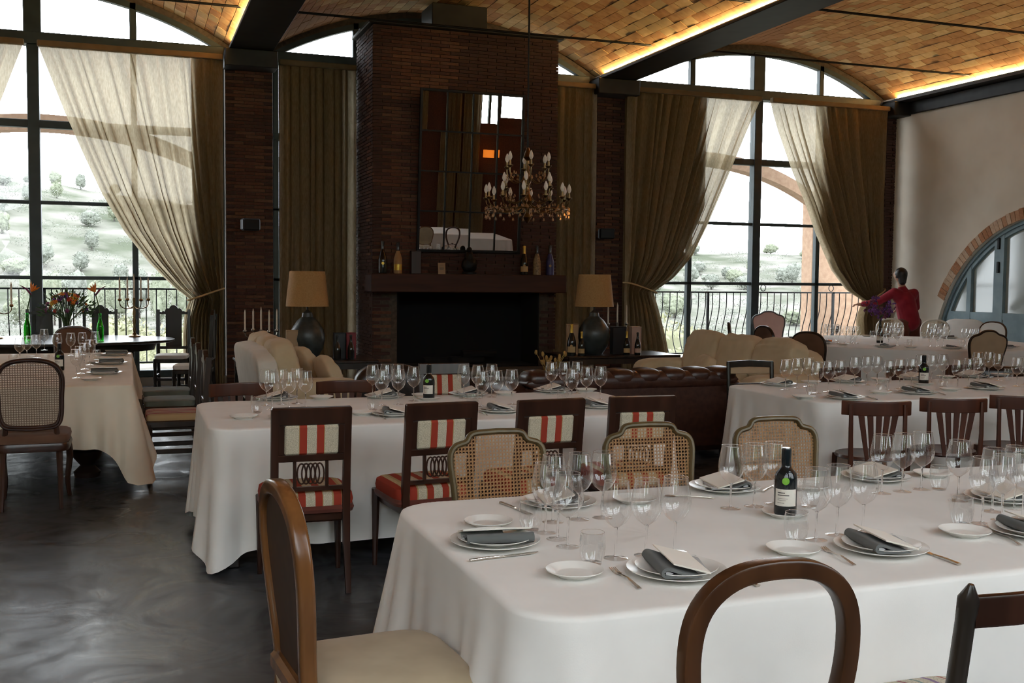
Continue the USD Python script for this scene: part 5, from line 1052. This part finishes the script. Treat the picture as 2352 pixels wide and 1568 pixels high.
rb = thing('gift_box', 'dull red box standing on the mantel left of the card', 'box', (at(955, 620, Y=MY)[0], MY + .02, MZ)); part(rb, 'carton', box((0, 0, .155), (.14, .10, .31), .004), 'mahogany'); part(rb, 'lid', box((0, 0, .315), (.143, .103, .012), .002), 'mahogany')
mc = thing('price_card', 'small tan printed card standing on the mantel', 'card', (at(1014, 620, Y=14.3)[0], 14.28, MZ), -4, rx=-8); part(mc, 'sheet', box((0, 0, .08), (.105, .005, .16)), 'tan_box'); part(mc, 'strut', box((0, .025, .05), (.03, .05, .004)), 'tan_box')
for z, w in ((.125, .05), (.095, .07), (.085, .06), (.075, .07), (.065, .055)): part(mc, 'print_line', box((0, -.0032, z), (w, .001, .005)), 'dark_ink')
bu = thing('sculpture', 'dark bronze sculpture standing below the mirror on the mantel', 'sculpture', (at(1076, 620, Y=MY)[0], 14.33, MZ)); part(bu, 'base', lathe([(0, 0), (.10, 0), (.10, .03), (.06, .05), (0, .05)], 24), 'iron'); part(bu, 'figure', mv(cat([mv(blob((.11, .08, .11), 3, 3, .2), (0, 0, .13)), mv(blob((.06, .06, .10), 5, 3, .2), (0, 0, .24)), mv(blob((.04, .042, .05), 6, 3, .1), (0, 0, .34))])), 'iron', smooth=True)
# dried arrangement on the coffee table
dg = thing('dried_arrangement', 'dried golden sprigs in a dark bowl before the firebox', 'plant', (4.55, 11.3, .42)); part(dg, 'bowl', lathe([(0, 0), (.06, 0), (.13, .06), (.14, .09), (.13, .09), (.05, .02), (0, .02)], 28), 'dark_oak')
q = random.Random(4)
for k in range(16):
    a = q.uniform(0, 6.28); r0, l = q.uniform(0, .06), q.uniform(.12, .26); e = (r0 * math.cos(a) + l * .6 * math.cos(a), r0 * math.sin(a) + l * .6 * math.sin(a), .05 + l)
    part(dg, 'sprig', cat([rod((r0 * math.cos(a), r0 * math.sin(a), .03), e, .004, 5), mv(blob((.018, .018, .03), k, 1, .3), e)]), 'dried_gold')
# flowers
def stem_bird(label, x, y):
    t = thing('flower_bottle', label, 'flower', (x, y, OZ))
    part(t, 'bottle', lathe([(0, 0), (.037, 0), (.04, .006), (.04, .16), (.034, .19), (.018, .25), (.0135, .28), (.0135, .315), (.016, .318), (.016, .325), (.0105, .325), (.0105, .28), (.016, .24), (.036, .155), (.036, .01), (0, .01)], 28), 'green_glass', smooth=50)
    return t
def bird(label, x, y, lean):
    t = thing('bird_of_paradise', label, 'flower', (x, y, OZ))
    P = spline([(0, 0, .02), (0, 0, .3), (lean * .02, 0, .44), (lean * .05, 0, .56)], 14); part(t, 'stem', tube(P, .007, 6), 'leaf_green')
    e = P[-1]; part(t, 'beak', tube([e - [0, 0, .02], e + [-lean * .05, 0, .05], e + [-lean * .13, 0, .10]], [.012, .013, .001], 6), 'plum_petal')
    for k, (dx, dz) in enumerate([(.0, .13), (.03, .10), (.10, .055), (.06, .08)]): part(t, 'petal', tube([e + [0, 0, .02], e + [lean * dx * .6, .005 * k, .02 + dz * .6], e + [lean * dx, .008 * k, .02 + dz]], [.008, .013, .001], 5), 'orange_petal')
for nm, x, y, l in (('left', -1.15, 13.85, 1), ('right', -.33, 13.6, -1)):
    stem_bird(f'green glass bottle holding the {nm} orange flower on the oval table', x, y); bird(f'orange bird of paradise flower in the {nm} green bottle', x, y, l)
va = thing('flower_vase', 'clear glass vase holding the mixed bouquet on the oval table', 'vase', (-.735, 14.35, OZ)); part(va, 'wall', lathe([(.03, .004), (.04, .02), (.05, .1), (.055, .18), (.075, .25)], 28), 'bowl_glass', smooth=True); part(va, 'base', lathe([(0, 0), (.04, 0), (.038, .01), (0, .012)], 24), 'solid_glass', smooth=True)
bq = thing('bouquet', 'round mixed bouquet of orange, yellow and plum flowers in a glass vase', 'flowers', (-.735, 14.35, OZ)); q = random.Random(12); lv = []
for k in range(46):
    u_, a = q.random(), q.uniform(0, 6.28); th_ = math.acos(1 - u_ * 1.15); R_ = .235; c = np.array([R_ * math.sin(th_) * math.cos(a), R_ * math.sin(th_) * math.sin(a), .36 + R_ * .8 * math.cos(th_)]); r_ = q.uniform(.022, .042); d = _n(c - [0, 0, .3])
    pet = []
    for j in range(7):
        b = j * 2 * PI / 7; e1 = _n(np.cross(d, [.3, .5, .8])); e2 = np.cross(d, e1); o = math.cos(b) * e1 + math.sin(b) * e2; pet.append(tube([c, c + o * r_ * .6 + d * .01, c + o * r_ + d * .004], [.006, r_ * .42, .002], 5))
    part(bq, 'flower_head', cat(pet + [mv(blob((.011, .011, .011), k, 1, .1), c + d * .008)]), ('orange_petal', 'orange_petal', 'yellow_petal', 'plum_petal', 'red_petal', 'purple_petal')[k % 6])
    part(bq, 'stem', tube([(c[0] * .05, c[1] * .05, .06), (c[0] * .25, c[1] * .25, .22), c], .004, 4), 'leaf_green')
for k in range(280):
    a, u_ = q.uniform(0, 6.28), q.random(); th_ = math.acos(1 - u_ * 1.35); R_ = q.uniform(.2, .33); c = np.array([R_ * math.sin(th_) * math.cos(a), R_ * math.sin(th_) * math.sin(a), .34 + R_ * .75 * math.cos(th_)]); d = _n(c - [0, 0, .25]); s = _n(np.cross(d, [q.random(), q.random(), q.random()])); L_ = q.uniform(.04, .08)
    lv.append((np.array([c, c + d * L_ * .5 + s * .012, c + d * L_, c + d * L_ * .5 - s * .012, c + d * L_ * .5 + np.cross(d, s) * .004]), np.array([(0, 1, 4), (1, 2, 4), (2, 3, 4), (3, 0, 4)])))
part(bq, 'foliage', cat(lv), 'leaf_green', smooth=False, kind='stuff')
px_, py_ = 9.35, 11.5
pb = thing('wine_bottle', 'dark bottle with a pale label holding purple flowers on the round table', 'bottle', (px_, py_, TT), -40); champagne(.95, 'wine_bottle', 'label_paper')(pb)
pf = thing('purple_flowers', 'purple flower sprays standing in the bottle on the round table', 'flowers', (px_, py_, TT)); q = random.Random(8)
for k in range(9):
    a = k * .7; l = q.uniform(.12, .26); e = np.array([l * .8 * math.cos(a), l * .5 * math.sin(a), .31 + l * q.uniform(.4, 1.0)]); part(pf, 'stem', tube([(0, 0, .2), (0, 0, .33), e], .004, 5), 'leaf_green')
    fl = []
    for j in range(11):
        c = e + np.array([q.uniform(-.07, .07), q.uniform(-.06, .06), q.uniform(-.09, .06)]); d = _n(np.array([q.uniform(-1, 1), q.uniform(-1, 1), q.uniform(-.2, 1)])); e1 = _n(np.cross(d, [.3, .5, .8])); e2 = np.cross(d, e1); r_ = q.uniform(.018, .03)
        for b in range(5): o = math.cos(b * 1.257) * e1 + math.sin(b * 1.257) * e2; fl.append(tube([c, c + o * r_ * .6 + d * .006, c + o * r_ - d * .004], [.004, r_ * .36, .002], 5))
    part(pf, 'spray', cat(fl), 'purple_petal' if k % 3 else 'plum_petal', smooth=True, kind='stuff')
cn = thing('candle_glass', 'small glass with an orange candle on the round table', 'candle', (8.75, 11.75, TT)); part(cn, 'cup', lathe([(.02, .003), (.03, .02), (.032, .06)], 20), 'bowl_glass', smooth=True); part(cn, 'wax', lathe([(0, 0), (.024, 0), (.026, .035), (0, .035)], 18), 'orange_petal')
# ---- waiter in red at the curtain
import manifold3d as m3
def body(bones, ln=.022, it=12):
    tot = None
    for a, ra, b, rb in bones:
        h = m3.Manifold.batch_hull([m3.Manifold.sphere(ra, 20).translate(a), m3.Manifold.sphere(rb, 20).translate(b)]); tot = h if tot is None else tot + h
    tm = tot.refine_to_length(ln).to_mesh(); t_ = trimesh.Trimesh(tm.vert_properties[:, :3], tm.tri_verts, process=True); trimesh.smoothing.filter_taubin(t_, iterations=it); return np.array(t_.vertices), np.array(t_.faces)
wx, wy = 11.93, 14.0; pe = thing('person', 'person with dark hair in a red shirt reaching towards the curtain tie', 'person', (wx, wy, 0), 0)
HN, NK, CH, PV = (-.13, .06, 1.66), (-.10, .04, 1.46), (-.06, .02, 1.28), (.03, 0, .95)
SL, SR = (-.25, .05, 1.40), (.10, .0, 1.39); EL, ER = (-.44, .22, 1.24), (.24, .10, 1.16); WL, WR = (-.60, .42, 1.20), (.10, .26, 1.10)
HipL, HipR = (-.06, 0, .92), (.13, 0, .92); KL, KR = (-.07, .03, .50), (.16, .02, .50); AL, AR = (-.08, -.02, .09), (.18, -.02, .09)
bd = [(NK, .058, HN, .062), (HN, .092, (HN[0] - .005, HN[1] + .015, 1.69), .095), (CH, .15, PV, .15), (NK, .06, CH, .13), (SL, .062, CH, .14), (SR, .062, CH, .14), (PV, .15, HipL, .10), (PV, .15, HipR, .10), (SL, .060, EL, .043), (EL, .042, WL, .028), (SR, .060, ER, .043), (ER, .042, WR, .028),
      (HipL, .098, KL, .062), (KL, .060, AL, .042), (HipR, .098, KR, .062), (KR, .060, AR, .042), (AL, .042, (AL[0], .13, .035), .035), (AR, .042, (AR[0], .13, .035), .035)]
def hand(W, d, up):
    W, d, up = np.array(W), _n(d), _n(up); s = np.cross(d, up); o = [(tuple(W), .026, tuple(W + d * .05), .024)]
    for k, L_ in enumerate((.07, .08, .075, .06)):
        b0 = W + d * .065 + s * (k - 1.5) * .019; b1 = b0 + d * L_ * .55 - up * .008; b2 = b1 + d * L_ * .35 - up * .03; o += [(tuple(W + d * .03 + s * (k - 1.5) * .014), .012, tuple(b0), .010), (tuple(b0), .0095, tuple(b1), .0088), (tuple(b1), .0088, tuple(b2), .0078)]
    t0 = W + d * .02 - s * .025; o += [(tuple(W), .016, tuple(t0 - s * .015 + d * .02), .012), (tuple(t0 - s * .015 + d * .02), .011, tuple(t0 - s * .02 + d * .06 - up * .012), .009)]; return o
part(pe, 'body', body(bd + hand(WL, (-.6, .6, .0), (0, 0, 1)) + hand(WR, (-.6, .6, .1), (0, 0, 1)), .013, 8), 'skin', smooth=True)
f_ = np.array(HN) + [0, .10, .02]
part(pe, 'nose', superq((.012, .018, .018), 1, 1, 12, 8) if False else mv(superq((.012, .018, .018), 1, 1, 12, 8), f_), 'skin')
for s in (-1, 1): part(pe, 'eye', mv(superq((.012, .006, .007), 1, 1, 12, 8), f_ + [s * .034, -.012, .03]), 'hair_black'); part(pe, 'ear', mv(superq((.010, .02, .03), 1, 1, 12, 8), np.array(HN) + [s * .094, 0, .01]), 'skin')
part(pe, 'mouth', mv(superq((.022, .006, .006), 1, 1, 12, 6), f_ + [0, -.012, -.04]), 'plum_petal')
hv = [((HN[0], HN[1] - .012, 1.69), .103, (HN[0] - .01, HN[1] - .03, 1.71), .10), ((HN[0], HN[1] - .04, 1.68), .085, (HN[0], HN[1] - .055, 1.58), .06)]
part(pe, 'hair', body(hv, .02, 4), 'hair_black', smooth=True)
sh = [(CH, .165, (PV[0], PV[1], .93), .168), (NK, .07, CH, .145), (SL, .078, CH, .155), (SR, .078, CH, .155), (SL, .078, EL, .060), (EL, .060, tuple(np.array(WL) * .85 + np.array(EL) * .15), .046), (SR, .078, ER, .060), (ER, .060, tuple(np.array(WR) * .85 + np.array(ER) * .15), .046)]
part(pe, 'shirt', body(sh, .02, 6), 'red_shirt', smooth=True)
tr_ = [((PV[0], PV[1], .93), .165, HipL, .112), ((PV[0], PV[1], .93), .165, HipR, .112), (HipL, .112, KL, .078), (KL, .078, (AL[0], AL[1], .07), .066), (HipR, .112, KR, .078), (KR, .078, (AR[0], AR[1], .07), .066)]
part(pe, 'trousers', body(tr_, .025, 6), 'maroon_trousers', smooth=True)
for A_ in (AL, AR): part(pe, 'shoe', body([((A_[0], -.02, .045), .05, (A_[0], .16, .038), .042)], .02, 3), 'hair_black', smooth=True)
# ---- trees outside the windows behind the camera
for i, (x, y, h, w) in enumerate([(-7.6, -10.5, 6.4, 4.6), (-.9, -11.5, 6.2, 4.6), (5.6, -10.8, 6.6, 4.6), (12.5, -17, 5, 4)]):
    t = thing('tree', ('leafy green tree behind the camera, leftmost', 'leafy green tree behind the camera, second from the left', 'leafy green tree behind the camera, third from the left', 'leafy green tree behind the camera, rightmost')[i], 'tree', (x, y, -.4)); b = [mv(blob((w * .5, w * .5, h * .36), i + 300, 3, .4, 2.4), (0, 0, h * .6))] + [mv(blob((w * .3, w * .3, h * .2), i * 7 + j, 2, .4, 2.4), (w * .4 * math.cos(j), w * .4 * math.sin(j), h * (.4 + .06 * j))) for j in range(6)]
    part(t, 'crown', cat(b), 'garden_leaves', smooth=True); part(t, 'trunk', tube([(0, 0, 0), (0, 0, h * .4)], [.25, .15], 10), 'dark_oak')
